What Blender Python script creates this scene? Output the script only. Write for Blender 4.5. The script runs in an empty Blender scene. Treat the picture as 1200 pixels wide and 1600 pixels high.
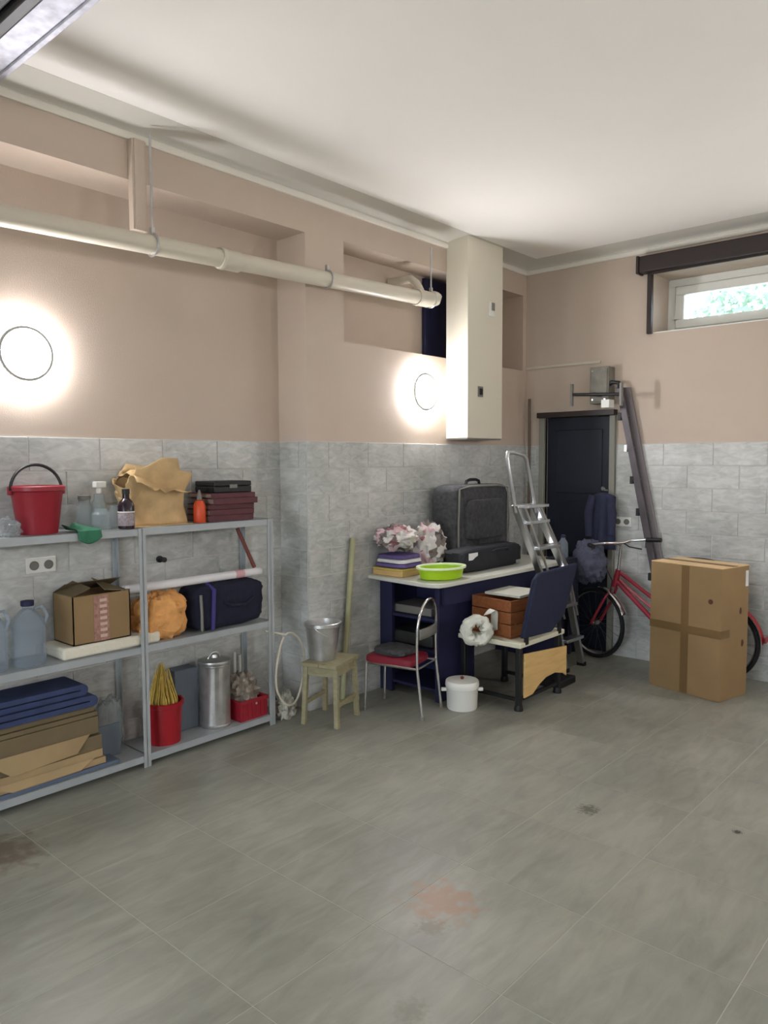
import bpy, math, random
import numpy as np
from mathutils import Vector, Matrix, noise
random.seed(7)
S = bpy.context.scene
COL = S.collection
# ------------------------------------------------------------------ camera
cam = bpy.data.cameras.new('camera'); cam_o = bpy.data.objects.new('camera', cam); COL.objects.link(cam_o)
cam.sensor_fit = 'VERTICAL'; cam.sensor_height = 36.0; cam.lens = 36.0 * 1183.0 / 1600.0
cam.clip_start = 0.02; cam.clip_end = 200
_p, _y, _r = math.radians(3.854), math.radians(41.69), math.radians(-0.23)
fw = Vector((-math.sin(_y)*math.cos(_p), math.cos(_y)*math.cos(_p), -math.sin(_p)))
rt = Vector((math.cos(_y), math.sin(_y), 0)); up = rt.cross(fw)
rt2 = rt*math.cos(_r) + up*math.sin(_r); up2 = up*math.cos(_r) - rt*math.sin(_r)
cam_o.matrix_world = Matrix(((rt2.x, up2.x, -fw.x, 3.311), (rt2.y, up2.y, -fw.y, 0), (rt2.z, up2.z, -fw.z, 1.5), (0, 0, 0, 1)))
S.camera = cam_o
# ------------------------------------------------------------------ sky, exposure
world = bpy.data.worlds.new('sky'); S.world = world; world.use_nodes = True
_bg = world.node_tree.nodes['Background']; _bg.inputs[0].default_value = (0.80, 0.90, 1.0, 1); _bg.inputs[1].default_value = 3.6
LAMP_STRENGTH = 52.0
S.view_settings.view_transform = 'Standard'; S.view_settings.look = 'None'
S.view_settings.exposure = 1.4; S.view_settings.gamma = 1.0; S.view_settings.use_curve_mapping = False

# ------------------------------------------------------------------ materials
def lin(c):
    return tuple((v/255/12.92 if v/255 <= 0.04045 else ((v/255+0.055)/1.055)**2.4) for v in c)
MATS = {}
def mat(name, rgb, rough=0.6, metal=0.0, var=0.0, scale=8.0, bump=0.0, bscale=60.0, trans=0.0, alpha=1.0, emit=0.0, spec=0.5, stretch=(1, 1, 1), sheen=0.0, ior=1.45):
    if name in MATS: return MATS[name]
    m = bpy.data.materials.new(name); m.use_nodes = True; nt = m.node_tree; b = nt.nodes['Principled BSDF']
    c = lin(rgb); b.inputs['Base Color'].default_value = (*c, 1); b.inputs['Roughness'].default_value = rough; b.inputs['Metallic'].default_value = metal
    b.inputs['Specular IOR Level'].default_value = spec; b.inputs['IOR'].default_value = ior
    if trans: b.inputs['Transmission Weight'].default_value = trans
    if alpha < 1: b.inputs['Alpha'].default_value = alpha
    if sheen: b.inputs['Sheen Weight'].default_value = sheen
    if emit:
        b.inputs['Emission Color'].default_value = (*c, 1); b.inputs['Emission Strength'].default_value = emit
    if var or bump:
        tc = nt.nodes.new('ShaderNodeNewGeometry'); mp = nt.nodes.new('ShaderNodeMapping'); mp.inputs['Scale'].default_value = stretch
        nt.links.new(tc.outputs['Position'], mp.inputs['Vector'])
    if var:
        n = nt.nodes.new('ShaderNodeTexNoise'); n.inputs['Scale'].default_value = scale; n.inputs['Detail'].default_value = 5
        nt.links.new(mp.outputs[0], n.inputs['Vector'])
        r = nt.nodes.new('ShaderNodeValToRGB'); r.color_ramp.elements[0].position = 0.3; r.color_ramp.elements[1].position = 0.7
        r.color_ramp.elements[0].color = (*[x*(1-var) for x in c], 1); r.color_ramp.elements[1].color = (*[min(1, x*(1+var)) for x in c], 1)
        nt.links.new(n.outputs['Fac'], r.inputs[0]); nt.links.new(r.outputs[0], b.inputs['Base Color'])
    if bump:
        n2 = nt.nodes.new('ShaderNodeTexNoise'); n2.inputs['Scale'].default_value = bscale; n2.inputs['Detail'].default_value = 3
        nt.links.new(mp.outputs[0], n2.inputs['Vector'])
        bp = nt.nodes.new('ShaderNodeBump'); bp.inputs['Strength'].default_value = bump; bp.inputs['Distance'].default_value = 0.01
        nt.links.new(n2.outputs['Fac'], bp.inputs['Height']); nt.links.new(bp.outputs[0], b.inputs['Normal'])
    MATS[name] = m; return m

def marble(name, base, dark, rough, vs, amount, spots=()):
    """stone look: streaky veins and cloudy patches over the real tiles, each tile its own tone; spots: (x, y, radius, rgb) stains and painted shade on the floor"""
    m = bpy.data.materials.new(name); m.use_nodes = True; nt = m.node_tree; b = nt.nodes['Principled BSDF']; N = nt.nodes.new; K = nt.links.new
    b.inputs['Roughness'].default_value = rough
    g = N('ShaderNodeNewGeometry'); oi = N('ShaderNodeObjectInfo')
    mul = N('ShaderNodeVectorMath'); mul.operation = 'SCALE'; mul.inputs[3].default_value = 7.0
    cx = N('ShaderNodeCombineXYZ'); K(oi.outputs['Random'], cx.inputs[0]); K(oi.outputs['Random'], cx.inputs[1]); K(cx.outputs[0], mul.inputs[0])
    add = N('ShaderNodeVectorMath'); K(g.outputs['Position'], add.inputs[0]); K(mul.outputs[0], add.inputs[1])
    mp = N('ShaderNodeMapping'); mp.inputs['Rotation'].default_value = (0.5, 0.6, 0.5); mp.inputs['Scale'].default_value = vs; K(add.outputs[0], mp.inputs['Vector'])
    n = N('ShaderNodeTexNoise'); n.inputs['Scale'].default_value = 1.0; n.inputs['Detail'].default_value = 7; n.inputs['Roughness'].default_value = 0.62; n.inputs['Distortion'].default_value = 0.8; K(mp.outputs[0], n.inputs['Vector'])
    n2 = N('ShaderNodeTexNoise'); n2.inputs['Scale'].default_value = 1.6; n2.inputs['Detail'].default_value = 4; K(g.outputs['Position'], n2.inputs['Vector'])
    mx = N('ShaderNodeMath'); mx.operation = 'MULTIPLY_ADD'; mx.inputs[1].default_value = 0.55; K(n2.outputs['Fac'], mx.inputs[0]); 
    m2 = N('ShaderNodeMath'); m2.operation = 'MULTIPLY'; m2.inputs[1].default_value = 0.45; K(n.outputs['Fac'], m2.inputs[0]); K(m2.outputs[0], mx.inputs[2])
    r = N('ShaderNodeValToRGB'); r.color_ramp.elements[0].position = 0.5-amount; r.color_ramp.elements[1].position = 0.5+amount
    r.color_ramp.elements[0].color = (*lin(dark), 1); r.color_ramp.elements[1].color = (*lin(base), 1); K(mx.outputs[0], r.inputs[0])
    out = r.outputs[0]
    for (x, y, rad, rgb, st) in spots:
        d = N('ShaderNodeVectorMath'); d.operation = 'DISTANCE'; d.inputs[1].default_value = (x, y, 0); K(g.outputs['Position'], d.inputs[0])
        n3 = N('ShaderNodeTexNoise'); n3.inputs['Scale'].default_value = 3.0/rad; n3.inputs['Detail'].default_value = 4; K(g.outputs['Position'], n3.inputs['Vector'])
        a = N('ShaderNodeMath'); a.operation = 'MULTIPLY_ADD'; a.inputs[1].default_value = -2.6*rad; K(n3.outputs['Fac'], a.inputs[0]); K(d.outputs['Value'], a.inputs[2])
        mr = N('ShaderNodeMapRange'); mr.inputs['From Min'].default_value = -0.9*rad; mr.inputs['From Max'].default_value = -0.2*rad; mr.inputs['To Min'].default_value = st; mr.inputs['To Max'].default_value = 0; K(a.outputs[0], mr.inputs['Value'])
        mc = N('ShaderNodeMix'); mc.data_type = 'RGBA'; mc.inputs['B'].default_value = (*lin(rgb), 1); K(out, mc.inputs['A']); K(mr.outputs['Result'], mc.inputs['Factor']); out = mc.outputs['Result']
    K(out, b.inputs['Base Color'])
    MATS[name] = m; return m

M_WALL = mat('beige_wall_paint', (192, 176, 160), 0.75, var=0.03, scale=3, bump=0.15, bscale=180)
M_CEIL = mat('white_ceiling_paint', (243, 240, 233), 0.8, var=0.012, scale=2)
M_COVE = mat('grey_cove', (206, 203, 193), 0.8)  # even grey, darker than ceiling and bead
M_TRIM = mat('white_trim_paint', (225, 220, 208), 0.6)
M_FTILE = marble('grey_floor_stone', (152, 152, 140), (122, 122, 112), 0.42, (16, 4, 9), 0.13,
                 [(1.80, 1.99, 0.13, (150, 112, 84), 0.7), (1.86, 1.85, 0.05, (110, 100, 84), 0.6), (1.861, 2.945, 0.05, (84, 84, 76), 0.9), (2.402, 3.157, 0.02, (40, 40, 36), 1.0), (2.05, 1.52, 0.05, (120, 120, 106), 0.7), (0.33, 1.10, 0.17, (92, 78, 68), 0.75)])  # last spot is shade from out of view, painted as a brown patch
M_GROUT = mat('light_grout', (170, 169, 157), 0.8)
M_WTILE = marble('grey_marble_tile', (208, 209, 205), (152, 154, 149), 0.32, (10, 12, 28), 0.13)
M_TGROUT = mat('pale_tile_grout', (192, 192, 187), 0.8)
M_ALU = mat('aluminium', (200, 202, 204), 0.32, 1.0)
M_SHELF = mat('grey_shelf_steel', (168, 174, 176), 0.45, 0.25, var=0.05, scale=12)
M_GALV = mat('galvanised_steel', (190, 190, 188), 0.38, 0.85, var=0.18, scale=16)
M_SATIN = mat('satin_grey_ring', (176, 176, 172), 0.5)
M_CHROME = mat('chrome', (215, 215, 215), 0.15, 1.0)
M_CARD = mat('brown_cardboard', (142, 116, 80), 0.8, var=0.07, scale=5)
M_CARD2 = mat('pale_cardboard', (166, 142, 104), 0.8, var=0.08, scale=6)
M_CARD3 = mat('dark_cardboard', (112, 98, 72), 0.85, var=0.1, scale=6)
M_TAPE = mat('brown_packing_tape', (114, 89, 54), 0.5)
M_CARDTOP = mat('lit_cardboard', (216, 186, 142), 0.8, var=0.05, scale=6)  # lit copy of the cardboard, light on the carton top put into colour
M_KRAFT = mat('kraft_paper', (198, 168, 122), 0.75, var=0.14, scale=14, bump=0.5, bscale=25)
M_RED = mat('red_plastic', (146, 30, 44), 0.4)
M_DRED = mat('dark_red_plastic', (150, 18, 30), 0.4)
M_BLACK = mat('black_plastic', (24, 24, 26), 0.5)
M_BMET = mat('black_painted_steel', (22, 22, 24), 0.45)
M_NAVY = mat('navy_board', (30, 32, 66), 0.6, var=0.1, scale=6)
M_NCLOTH = mat('navy_cloth', (24, 26, 46), 0.9, var=0.2, scale=25, bump=0.4, bscale=50)
M_NPAD = mat('navy_upholstery', (26, 32, 56), 0.85, var=0.12, scale=30)
M_DOOR = mat('dark_navy_paint', (19, 25, 40), 0.5, var=0.2, scale=4)
M_DFRAME = mat('grey_frame_paint', (134, 134, 124), 0.6)
M_BROWN = mat('dark_brown_metal', (46, 36, 34), 0.5)
M_PVC = mat('cream_pvc', (200, 192, 174), 0.4)
M_WHITE = mat('white_plastic', (226, 226, 218), 0.45)
M_FOAM = mat('white_foam', (222, 216, 198), 0.9, bump=0.4, bscale=90)
M_CASING = mat('cream_casing_board', (214, 208, 190), 0.55)
M_GREY = mat('grey_plastic', (120, 118, 112), 0.5)
M_CLEAR = mat('clear_plastic', (214, 224, 226), 0.18, trans=0.75, alpha=0.55, ior=1.2)
def thin_glass(name):
    m = bpy.data.materials.new(name); m.use_nodes = True; nt = m.node_tree; nt.nodes.remove(nt.nodes['Principled BSDF'])
    a = nt.nodes.new('ShaderNodeBsdfTransparent'); a.inputs[0].default_value = (0.95, 0.98, 0.98, 1); g = nt.nodes.new('ShaderNodeBsdfGlossy'); g.inputs['Roughness'].default_value = 0.03
    f = nt.nodes.new('ShaderNodeFresnel'); f.inputs['IOR'].default_value = 1.35; x = nt.nodes.new('ShaderNodeMixShader')
    nt.links.new(f.outputs[0], x.inputs[0]); nt.links.new(a.outputs[0], x.inputs[1]); nt.links.new(g.outputs[0], x.inputs[2]); nt.links.new(x.outputs[0], nt.nodes['Material Output'].inputs[0]); return m
M_GLASS = thin_glass('window_glass')
M_BLUECLEAR = mat('bluish_clear_plastic', (178, 192, 206), 0.2, trans=0.6, alpha=0.6, ior=1.2)
M_LIME = mat('lime_plastic', (160, 200, 28), 0.4)
M_LIMERIM = mat('pale_lime_rim', (226, 238, 196), 0.4)
M_ORANGE = mat('orange_sack_cloth', (220, 160, 96), 0.9, var=0.15, scale=22, bump=0.6, bscale=30)
M_STRAW = mat('yellow_straw', (196, 168, 84), 0.9, var=0.25, scale=40)
M_MAROON = mat('maroon_cover', (88, 44, 50), 0.6, var=0.12, scale=30)
M_PAGES = mat('book_pages', (150, 128, 118), 0.8)
M_OBOT = mat('orange_plastic', (206, 74, 34), 0.4)
M_DBOT = mat('dark_bottle', (44, 32, 40), 0.2)
M_LABEL = mat('grey_paper_label', (150, 138, 142), 0.7, var=0.3, scale=90)
M_PAPER = mat('white_paper', (222, 220, 220), 0.8)
M_GREENC = mat('green_cloth', (52, 112, 84), 0.85, bump=0.4, bscale=40)
M_BLUE = mat('blue_mat_foam', (52, 64, 98), 0.8, var=0.15, scale=14)
M_BLUE2 = mat('slate_blue_sheet', (92, 104, 122), 0.7)
M_WOOD = mat('pale_worn_wood', (150, 143, 112), 0.65, var=0.15, scale=9, stretch=(1, 6, 6))
M_STICK = mat('greenish_pole_wood', (160, 158, 122), 0.6, var=0.1, scale=9)
M_RSTICK = mat('red_brown_wood', (118, 62, 54), 0.6)
M_PLY = mat('yellow_plywood', (206, 172, 112), 0.6, var=0.1, scale=6, stretch=(1, 1, 8))
M_CRATE = mat('orange_brown_wood', (138, 82, 46), 0.55, var=0.2, scale=9, stretch=(6, 1, 6))
M_CREAM = mat('cream_laminate', (206, 204, 182), 0.5)
M_DTOP = mat('pale_grey_laminate', (202, 202, 190), 0.4)
M_SEATRED = mat('red_vinyl', (126, 28, 46), 0.45)
M_CHAR = mat('charcoal_fabric', (66, 66, 68), 0.9, var=0.3, scale=34, bump=0.5, bscale=40)
M_BCASE = mat('black_fabric', (30, 32, 38), 0.7, var=0.15, scale=20)
M_LADDER = mat('dark_ladder_metal', (84, 78, 82), 0.45, 0.4, var=0.2, scale=10)
M_BIKERED = mat('red_bicycle_paint', (150, 40, 56), 0.35)
M_RUBBER = mat('tyre_rubber', (20, 20, 22), 0.8)
M_PURPLE = mat('purple_cloth', (96, 80, 130), 0.85, var=0.2, scale=30)
M_SPOKE = mat('spoke_steel', (110, 110, 112), 0.4, 0.8)
M_GUNM = mat('dusty_galvanised_profile', (206, 206, 216), 0.6, 0.3, var=0.22, scale=22)
M_LAMP = mat('lamp_diffuser', (250, 250, 255), 0.4, emit=LAMP_STRENGTH)
M_LEAF = mat('leaf_green', (156, 176, 160), 0.7, var=0.3, scale=3)
M_BARK = mat('bark', (90, 74, 58), 0.9)
M_DGREY = mat('dark_panel', (46, 48, 46), 0.6, var=0.1, scale=10)
M_BGREY = mat('blue_grey_board', (96, 106, 116), 0.6)
M_BASKET = mat('slate_grey_cloth', (74, 76, 92), 0.9, var=0.25, scale=24, bump=0.5, bscale=35)

def patterned(name):
    m = bpy.data.materials.new(name); m.use_nodes = True; nt = m.node_tree; b = nt.nodes['Principled BSDF']
    g = nt.nodes.new('ShaderNodeNewGeometry'); v = nt.nodes.new('ShaderNodeTexVoronoi'); v.inputs['Scale'].default_value = 17
    r = nt.nodes.new('ShaderNodeValToRGB'); e = r.color_ramp.elements; r.color_ramp.interpolation = 'CONSTANT'
    e[0].position = 0; e[0].color = (*lin((204, 198, 194)), 1); e[1].position = 0.35; e[1].color = (*lin((120, 110, 104)), 1)
    for p, c in ((0.55, (206, 176, 180)), (0.7, (150, 104, 108)), (0.82, (214, 210, 204)), (0.92, (84, 80, 78))):
        q = e.new(p); q.color = (*lin(c), 1)
    s = nt.nodes.new('ShaderNodeSeparateColor'); nt.links.new(g.outputs['Position'], v.inputs['Vector']); nt.links.new(v.outputs['Color'], s.inputs[0]); nt.links.new(s.outputs[0], r.inputs[0]); nt.links.new(r.outputs[0], b.inputs['Base Color'])
    b.inputs['Roughness'].default_value = 0.9; return m
M_PATT = patterned('patterned_cloth')

# ------------------------------------------------------------------ geometry helpers
ORG = {}
class MB:
    def __init__(s): s.v = []; s.f = []
    def add(s, vs, fs, T=None):
        o = len(s.v)
        for p in vs:
            p = Vector(p); s.v.append(tuple(T @ p) if T is not None else tuple(p))
        s.f += [tuple(o+i for i in f) for f in fs]; return s
    def box(s, x0, x1, y0, y1, z0, z1, T=None):
        return s.add([(x0, y0, z0), (x1, y0, z0), (x1, y1, z0), (x0, y1, z0), (x0, y0, z1), (x1, y0, z1), (x1, y1, z1), (x0, y1, z1)],
                     [(0, 3, 2, 1), (4, 5, 6, 7), (0, 1, 5, 4), (1, 2, 6, 5), (2, 3, 7, 6), (3, 0, 4, 7)], T)
    def prism(s, pts, d, T=None):
        """pts: polygon of 3-D points, d: extrusion vector"""
        n = len(pts); d = Vector(d); a = [Vector(p) for p in pts]
        return s.add(a + [p+d for p in a], [tuple(range(n))[::-1], tuple(range(n, 2*n))] + [(i, (i+1) % n, n+(i+1) % n, n+i) for i in range(n)], T)
    def tube(s, pts, r, n=10, closed=False, caps=True):
        P = [Vector(p) for p in pts]; R = r if isinstance(r, (list, tuple)) else [r]*len(P); m = len(P); rings = []; u = None
        for i, p in enumerate(P):
            a = P[(i-1) % m] if (closed or i) else P[0]; b = P[(i+1) % m] if (closed or i < m-1) else P[-1]
            t = (b-a); t = t.normalized() if t.length > 1e-9 else Vector((0, 0, 1))
            if u is None: u = t.orthogonal().normalized()
            u = (u - t*u.dot(t)); u = u.normalized() if u.length > 1e-6 else t.orthogonal().normalized()
            w = t.cross(u); rings.append([p + (u*math.cos(2*math.pi*k/n) + w*math.sin(2*math.pi*k/n))*R[i] for k in range(n)])
        vs = [q for rg in rings for q in rg]; fs = []
        for i in range(m if closed else m-1):
            j = (i+1) % m
            fs += [(i*n+k, i*n+(k+1) % n, j*n+(k+1) % n, j*n+k) for k in range(n)]
        if caps and not closed: fs += [tuple(range(n))[::-1], tuple((m-1)*n+k for k in range(n))]
        return s.add(vs, fs)
    def lathe(s, prof, c=(0, 0, 0), axis='z', n=28, sy=1.0, T=None):
        """prof: (radius, height) pairs; closed where the radius is 0"""
        vs = []; fs = []
        for r, h in prof:
            for k in range(n):
                a = 2*math.pi*k/n; p = (r*math.cos(a), sy*r*math.sin(a), h)
                if axis == 'x': p = (h, p[0], p[1])
                if axis == 'y': p = (p[0], h, p[1])
                vs.append((p[0]+c[0], p[1]+c[1], p[2]+c[2]))
        for i in range(len(prof)-1):
            for k in range(n): fs.append((i*n+k, i*n+(k+1) % n, (i+1)*n+(k+1) % n, (i+1)*n+k))
        return s.add(vs, fs, T)
    def blob(s, c, r, amp=0.1, fr=6, e=1.0, n=30, m=18, flat=None, T=None, seed=0):
        """lumpy closed body: superellipsoid of exponent e with folds; flat = height below which it is pressed flat"""
        vs = []; fs = []
        sp = lambda x: math.copysign(abs(x)**e, x)
        for i in range(m+1):
            th = math.pi*i/m
            for k in range(n):
                ph = 2*math.pi*k/n; d = Vector((sp(math.cos(ph))*abs(math.sin(th))**e, sp(math.sin(ph))*abs(math.sin(th))**e, sp(-math.cos(th))))
                q = noise.fractal(d*fr*0.35+Vector((seed, seed*2, 0)), 0.6, 2.2, 4)
                d *= 1+amp*q; p = [c[0]+d.x*r[0], c[1]+d.y*r[1], c[2]+d.z*r[2]]
                if flat is not None: p[2] = max(p[2], flat)
                vs.append(p)
        for i in range(m):
            for k in range(n): fs.append((i*n+k, i*n+(k+1) % n, (i+1)*n+(k+1) % n, (i+1)*n+k))
        return s.add(vs, fs, T)
    def grid(s, fn, nu, nv):
        vs = [fn(i/nu, j/nv) for i in range(nu+1) for j in range(nv+1)]
        return s.add(vs, [(i*(nv+1)+j, (i+1)*(nv+1)+j, (i+1)*(nv+1)+j+1, i*(nv+1)+j+1) for i in range(nu) for j in range(nv)])
    def build(s, name, material, parent=None, bevel=0.0, smooth=True, solid=0.0, loc=None, local=False, seg=2, kind=None):
        me = bpy.data.meshes.new(name); o = bpy.data.objects.new(name, me); COL.objects.link(o)
        org = Vector((0, 0, 0))
        if parent is not None:
            o.parent = parent; org = ORG.get(parent.name, Vector((0, 0, 0))); ORG[o.name] = org.copy()
            if local: org = Vector((0, 0, 0))
        elif loc is not None:
            org = Vector(loc); o.location = org; ORG[o.name] = org.copy()
            if local: org = Vector((0, 0, 0))
        else: ORG[o.name] = org.copy()
        me.from_pydata([(a-org.x, b-org.y, c-org.z) for a, b, c in s.v], [], s.f); me.materials.append(material)
        me.validate(); me.update()
        import bmesh
        bm = bmesh.new(); bm.from_mesh(me); bmesh.ops.remove_doubles(bm, verts=bm.verts, dist=1e-5); bmesh.ops.recalc_face_normals(bm, faces=bm.faces); bm.to_mesh(me); bm.free()
        if smooth:
            me.polygons.foreach_set('use_smooth', [True]*len(me.polygons)); me.set_sharp_from_angle(angle=math.radians(38))
        if solid:
            md = o.modifiers.new('thickness', 'SOLIDIFY'); md.thickness = solid; md.offset = 0
        if bevel:
            md = o.modifiers.new('edge', 'BEVEL'); md.width = bevel; md.segments = seg; md.limit_method = 'ANGLE'; md.angle_limit = math.radians(40)
        if kind: o['kind'] = kind
        return o
def tag(o, label=None, cat=None, group=None, kind=None):
    if label: o['label'] = label
    if cat: o['category'] = cat
    if group: o['group'] = group
    if kind: o['kind'] = kind
    return o
def thing(name, loc, label, cat, group=None, rz=0.0):
    o = bpy.data.objects.new(name, None); COL.objects.link(o); o.location = loc; o.rotation_euler = (0, 0, rz); o.empty_display_size = 0.1
    ORG[o.name] = Vector(loc); return tag(o, label, cat, group)
def copy_tree(o, parent=None):
    c = o.copy(); COL.objects.link(c); ORG[c.name] = ORG.get(o.name, Vector((0, 0, 0))).copy()
    if parent is not None: c.parent = parent
    for ch in [x for x in COL.objects if x.parent is o]: copy_tree(ch, c)
    return c
def B(x0, x1, y0, y1, z0, z1, T=None): return MB().box(x0, x1, y0, y1, z0, z1, T)
def RZ(a, c=(0, 0, 0)): return Matrix.Translation(c) @ Matrix.Rotation(a, 4, 'Z')
def arc(c, r, a0, a1, n, u, w):
    c = Vector(c); u = Vector(u); w = Vector(w)
    return [c + u*(r*math.cos(a0+(a1-a0)*i/n)) + w*(r*math.sin(a0+(a1-a0)*i/n)) for i in range(n+1)]

# ------------------------------------------------------------------ room shell
D = 5.478; H = 3.06; XR = 5.2; YF = -2.9; RC = -0.25
fl = B(-0.6, XR+0.3, YF-4, D+0.4, -0.2, -0.0008).build('floor', M_GROUT, smooth=False); tag(fl, 'grey stone tile floor of the garage', kind='structure')
w = MB()
w.box(-0.6, RC, YF-0.3, D+0.4, 0, 3.4)
w.box(RC, 0, YF-0.3, 3.04, 2.82, 3.4)
w.box(RC, 0, 3.04, 3.355, 0, 3.4)
w.box(RC, 0, 3.355, 5.43, 0, 2.232); w.box(RC, 0, 3.355, 5.43, 2.835, 3.4); w.box(RC, -0.2, 3.355, 5.43, 2.232, 2.835); w.box(RC, 0, 5.43, D+0.4, 0, 3.4)
wl = w.build('wall_left', M_WALL, smooth=False); tag(wl, 'beige wall with recessed bay, beam and niche above grey marble tiles', kind='structure')
WX0, WX1, WZ0, WZ1 = 1.06, 2.75, 2.42, 2.845
DX0, DX1, DZ = 0.19, 0.75, 1.84
w = MB(); y0, y1 = D, D+0.4
w.box(0, DX0, y0, y1, 0, DZ); w.box(DX1, WX0, y0, y1, 0, 3.4); w.box(0, DX1, y0, y1, DZ, 3.4); w.box(DX0, DX1, D+0.1, y1, 0, DZ)
w.box(WX0, WX1, y0, y1, 0, WZ0); w.box(WX0, WX1, y0, y1, WZ1, 3.4); w.box(WX1, XR, y0, y1, 0, 3.4)
wb = w.build('wall_back', M_WALL, smooth=False); tag(wb, 'beige back wall with high window above grey marble tiles', kind='structure')
tag(B(XR, XR+0.3, YF-0.3, D+0.4, 0, 3.4).build('wall_right', M_WALL, smooth=False), 'beige wall behind the camera side', kind='structure')
w = MB(); w.box(-0.6, 1.3, YF-0.3, YF, 0, 3.4); w.box(3.9, XR, YF-0.3, YF, 0, 3.4); w.box(1.3, 3.9, YF-0.3, YF, 2.3, 3.4)
tag(w.build('wall_front', M_WALL, smooth=False), 'beige wall with the open garage doorway', kind='structure')
tag(B(-0.6, XR+0.3, YF-0.3, D+0.4, H, H+0.2).build('ceiling', M_CEIL, smooth=False), 'flat white painted ceiling', kind='structure')

# cornices: pale bead on the wall, shallow grey cove up to the ceiling
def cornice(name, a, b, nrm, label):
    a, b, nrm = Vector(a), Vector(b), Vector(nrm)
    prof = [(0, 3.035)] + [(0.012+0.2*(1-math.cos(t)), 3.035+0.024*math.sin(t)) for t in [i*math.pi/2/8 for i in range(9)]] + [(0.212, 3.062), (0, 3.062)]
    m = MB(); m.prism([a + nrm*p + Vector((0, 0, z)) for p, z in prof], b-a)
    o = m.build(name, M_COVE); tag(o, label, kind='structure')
    m = MB(); m.prism([a + nrm*p + Vector((0, 0, z)) for p, z in [(0, 3.0), (0.012, 3.0), (0.018, 3.008), (0.018, 3.03), (0.012, 3.037), (0, 3.037)]], b-a)
    m.build('bead', M_TRIM, o)
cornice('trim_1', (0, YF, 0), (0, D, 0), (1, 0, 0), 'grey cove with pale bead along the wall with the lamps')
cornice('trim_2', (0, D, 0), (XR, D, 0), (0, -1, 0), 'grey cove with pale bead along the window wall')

# floor tiles
TS, GAP = 0.49, 0.0036
proto = None
for i in range(-3, 8):
    for j in range(-2, 11):
        x0, y0 = 1.22+(i)*TS-0.49*0, 1.245+(j-2)*TS
        x1, y1 = x0+TS, y0+TS
        cx0, cx1, cy0, cy1 = max(x0, RC), min(x1, XR), y0, min(y1, D)
        if cx1-cx0 < 0.03 or cy1-cy0 < 0.03: continue
        full = abs(cx1-cx0-TS) < 1e-6 and abs(cy1-cy0-TS) < 1e-6
        if full and proto is not None:
            o = proto.copy(); COL.objects.link(o); o.location = (x0, y0, 0); o.parent = fl
        else:
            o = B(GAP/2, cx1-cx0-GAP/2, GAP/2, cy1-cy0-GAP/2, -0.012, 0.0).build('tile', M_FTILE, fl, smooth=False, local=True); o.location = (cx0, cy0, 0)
            if full: proto = o
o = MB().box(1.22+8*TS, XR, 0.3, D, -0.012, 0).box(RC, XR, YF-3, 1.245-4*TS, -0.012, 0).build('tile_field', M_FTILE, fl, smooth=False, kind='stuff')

# wall tiles: rows 0.162 high, running bond 0.35 long
TH, TW, TG, TT = 1.62/10, 0.35, 0.003, 0.008
cache = {}
def tile_run(wall, p0, du, nrm, length, off0=0.0, row0=0, skip=None):
    """tiles on a vertical plane from p0 along du; nrm points into the room"""
    du = Vector(du); nrm = Vector(nrm)
    for r in range(row0, 10):
        s0 = -TW/2*(r % 2) - off0
        while s0 < length-0.02:
            a, b = max(s0, 0), min(s0+TW, length); s0 += TW
            if b-a < 0.025: continue
            if skip and skip(a, b, r*TH): continue
            key = (round(b-a, 3), tuple(du), tuple(nrm))
            if key not in cache:
                m = MB(); q = Vector((0, 0, TG/2)); L = b-a-TG; hh = TH-TG; st = du*(TG/2)
                e = 0.003
                base = [st+q, st+q+du*L, st+q+du*L+Vector((0, 0, hh)), st+q+Vector((0, 0, hh))]
                top = [st+q+du*e+Vector((0, 0, e))+nrm*TT, st+q+du*(L-e)+Vector((0, 0, e))+nrm*TT, st+q+du*(L-e)+Vector((0, 0, hh-e))+nrm*TT, st+q+du*e+Vector((0, 0, hh-e))+nrm*TT]
                m.add(base+top, [(0, 1, 2, 3), (4, 5, 6, 7), (0, 1, 5, 4), (1, 2, 6, 5), (2, 3, 7, 6), (3, 0, 4, 7)])
                o = m.build('tile', M_WTILE, wall, smooth=False, local=True); cache[key] = o
            else:
                o = cache[key].copy(); COL.objects.link(o); o.parent = wall
            o.location = Vector(p0)+du*a+Vector((0, 0, r*TH))
tile_run(wl, (RC, 0.75, 0), (0, 1, 0), (1, 0, 0), 3.04-0.75, 0.1)
tile_run(wl, (RC+0.008, 3.04, 0), (1, 0, 0), (0, -1, 0), 0.242)
tile_run(wl, (0, 3.032, 0), (0, 1, 0), (1, 0, 0), D-3.032, 0.0)
tile_run(wb, (0.008, D, 0), (1, 0, 0), (0, -1, 0), DX0-0.05-0.008, 0.08)
tile_run(wb, (DX1+0.046, D, 0), (1, 0, 0), (0, -1, 0), 2.4, 0.16)
gm = MB().box(RC, RC+0.004, 0.75, 3.04, 0, 1.62).box(RC, 0.0, 3.036, 3.04, 0, 1.62).box(0, 0.004, 3.032, D, 0, 1.62); gm.build('grout', M_TGROUT, wl, smooth=False)
MB().box(DX1+0.046, 3.2, D-0.004, D, 0, 1.62).box(0.008, DX0-0.046, D-0.004, D, 0, 1.62).build('grout', M_TGROUT, wb, smooth=False)

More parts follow.
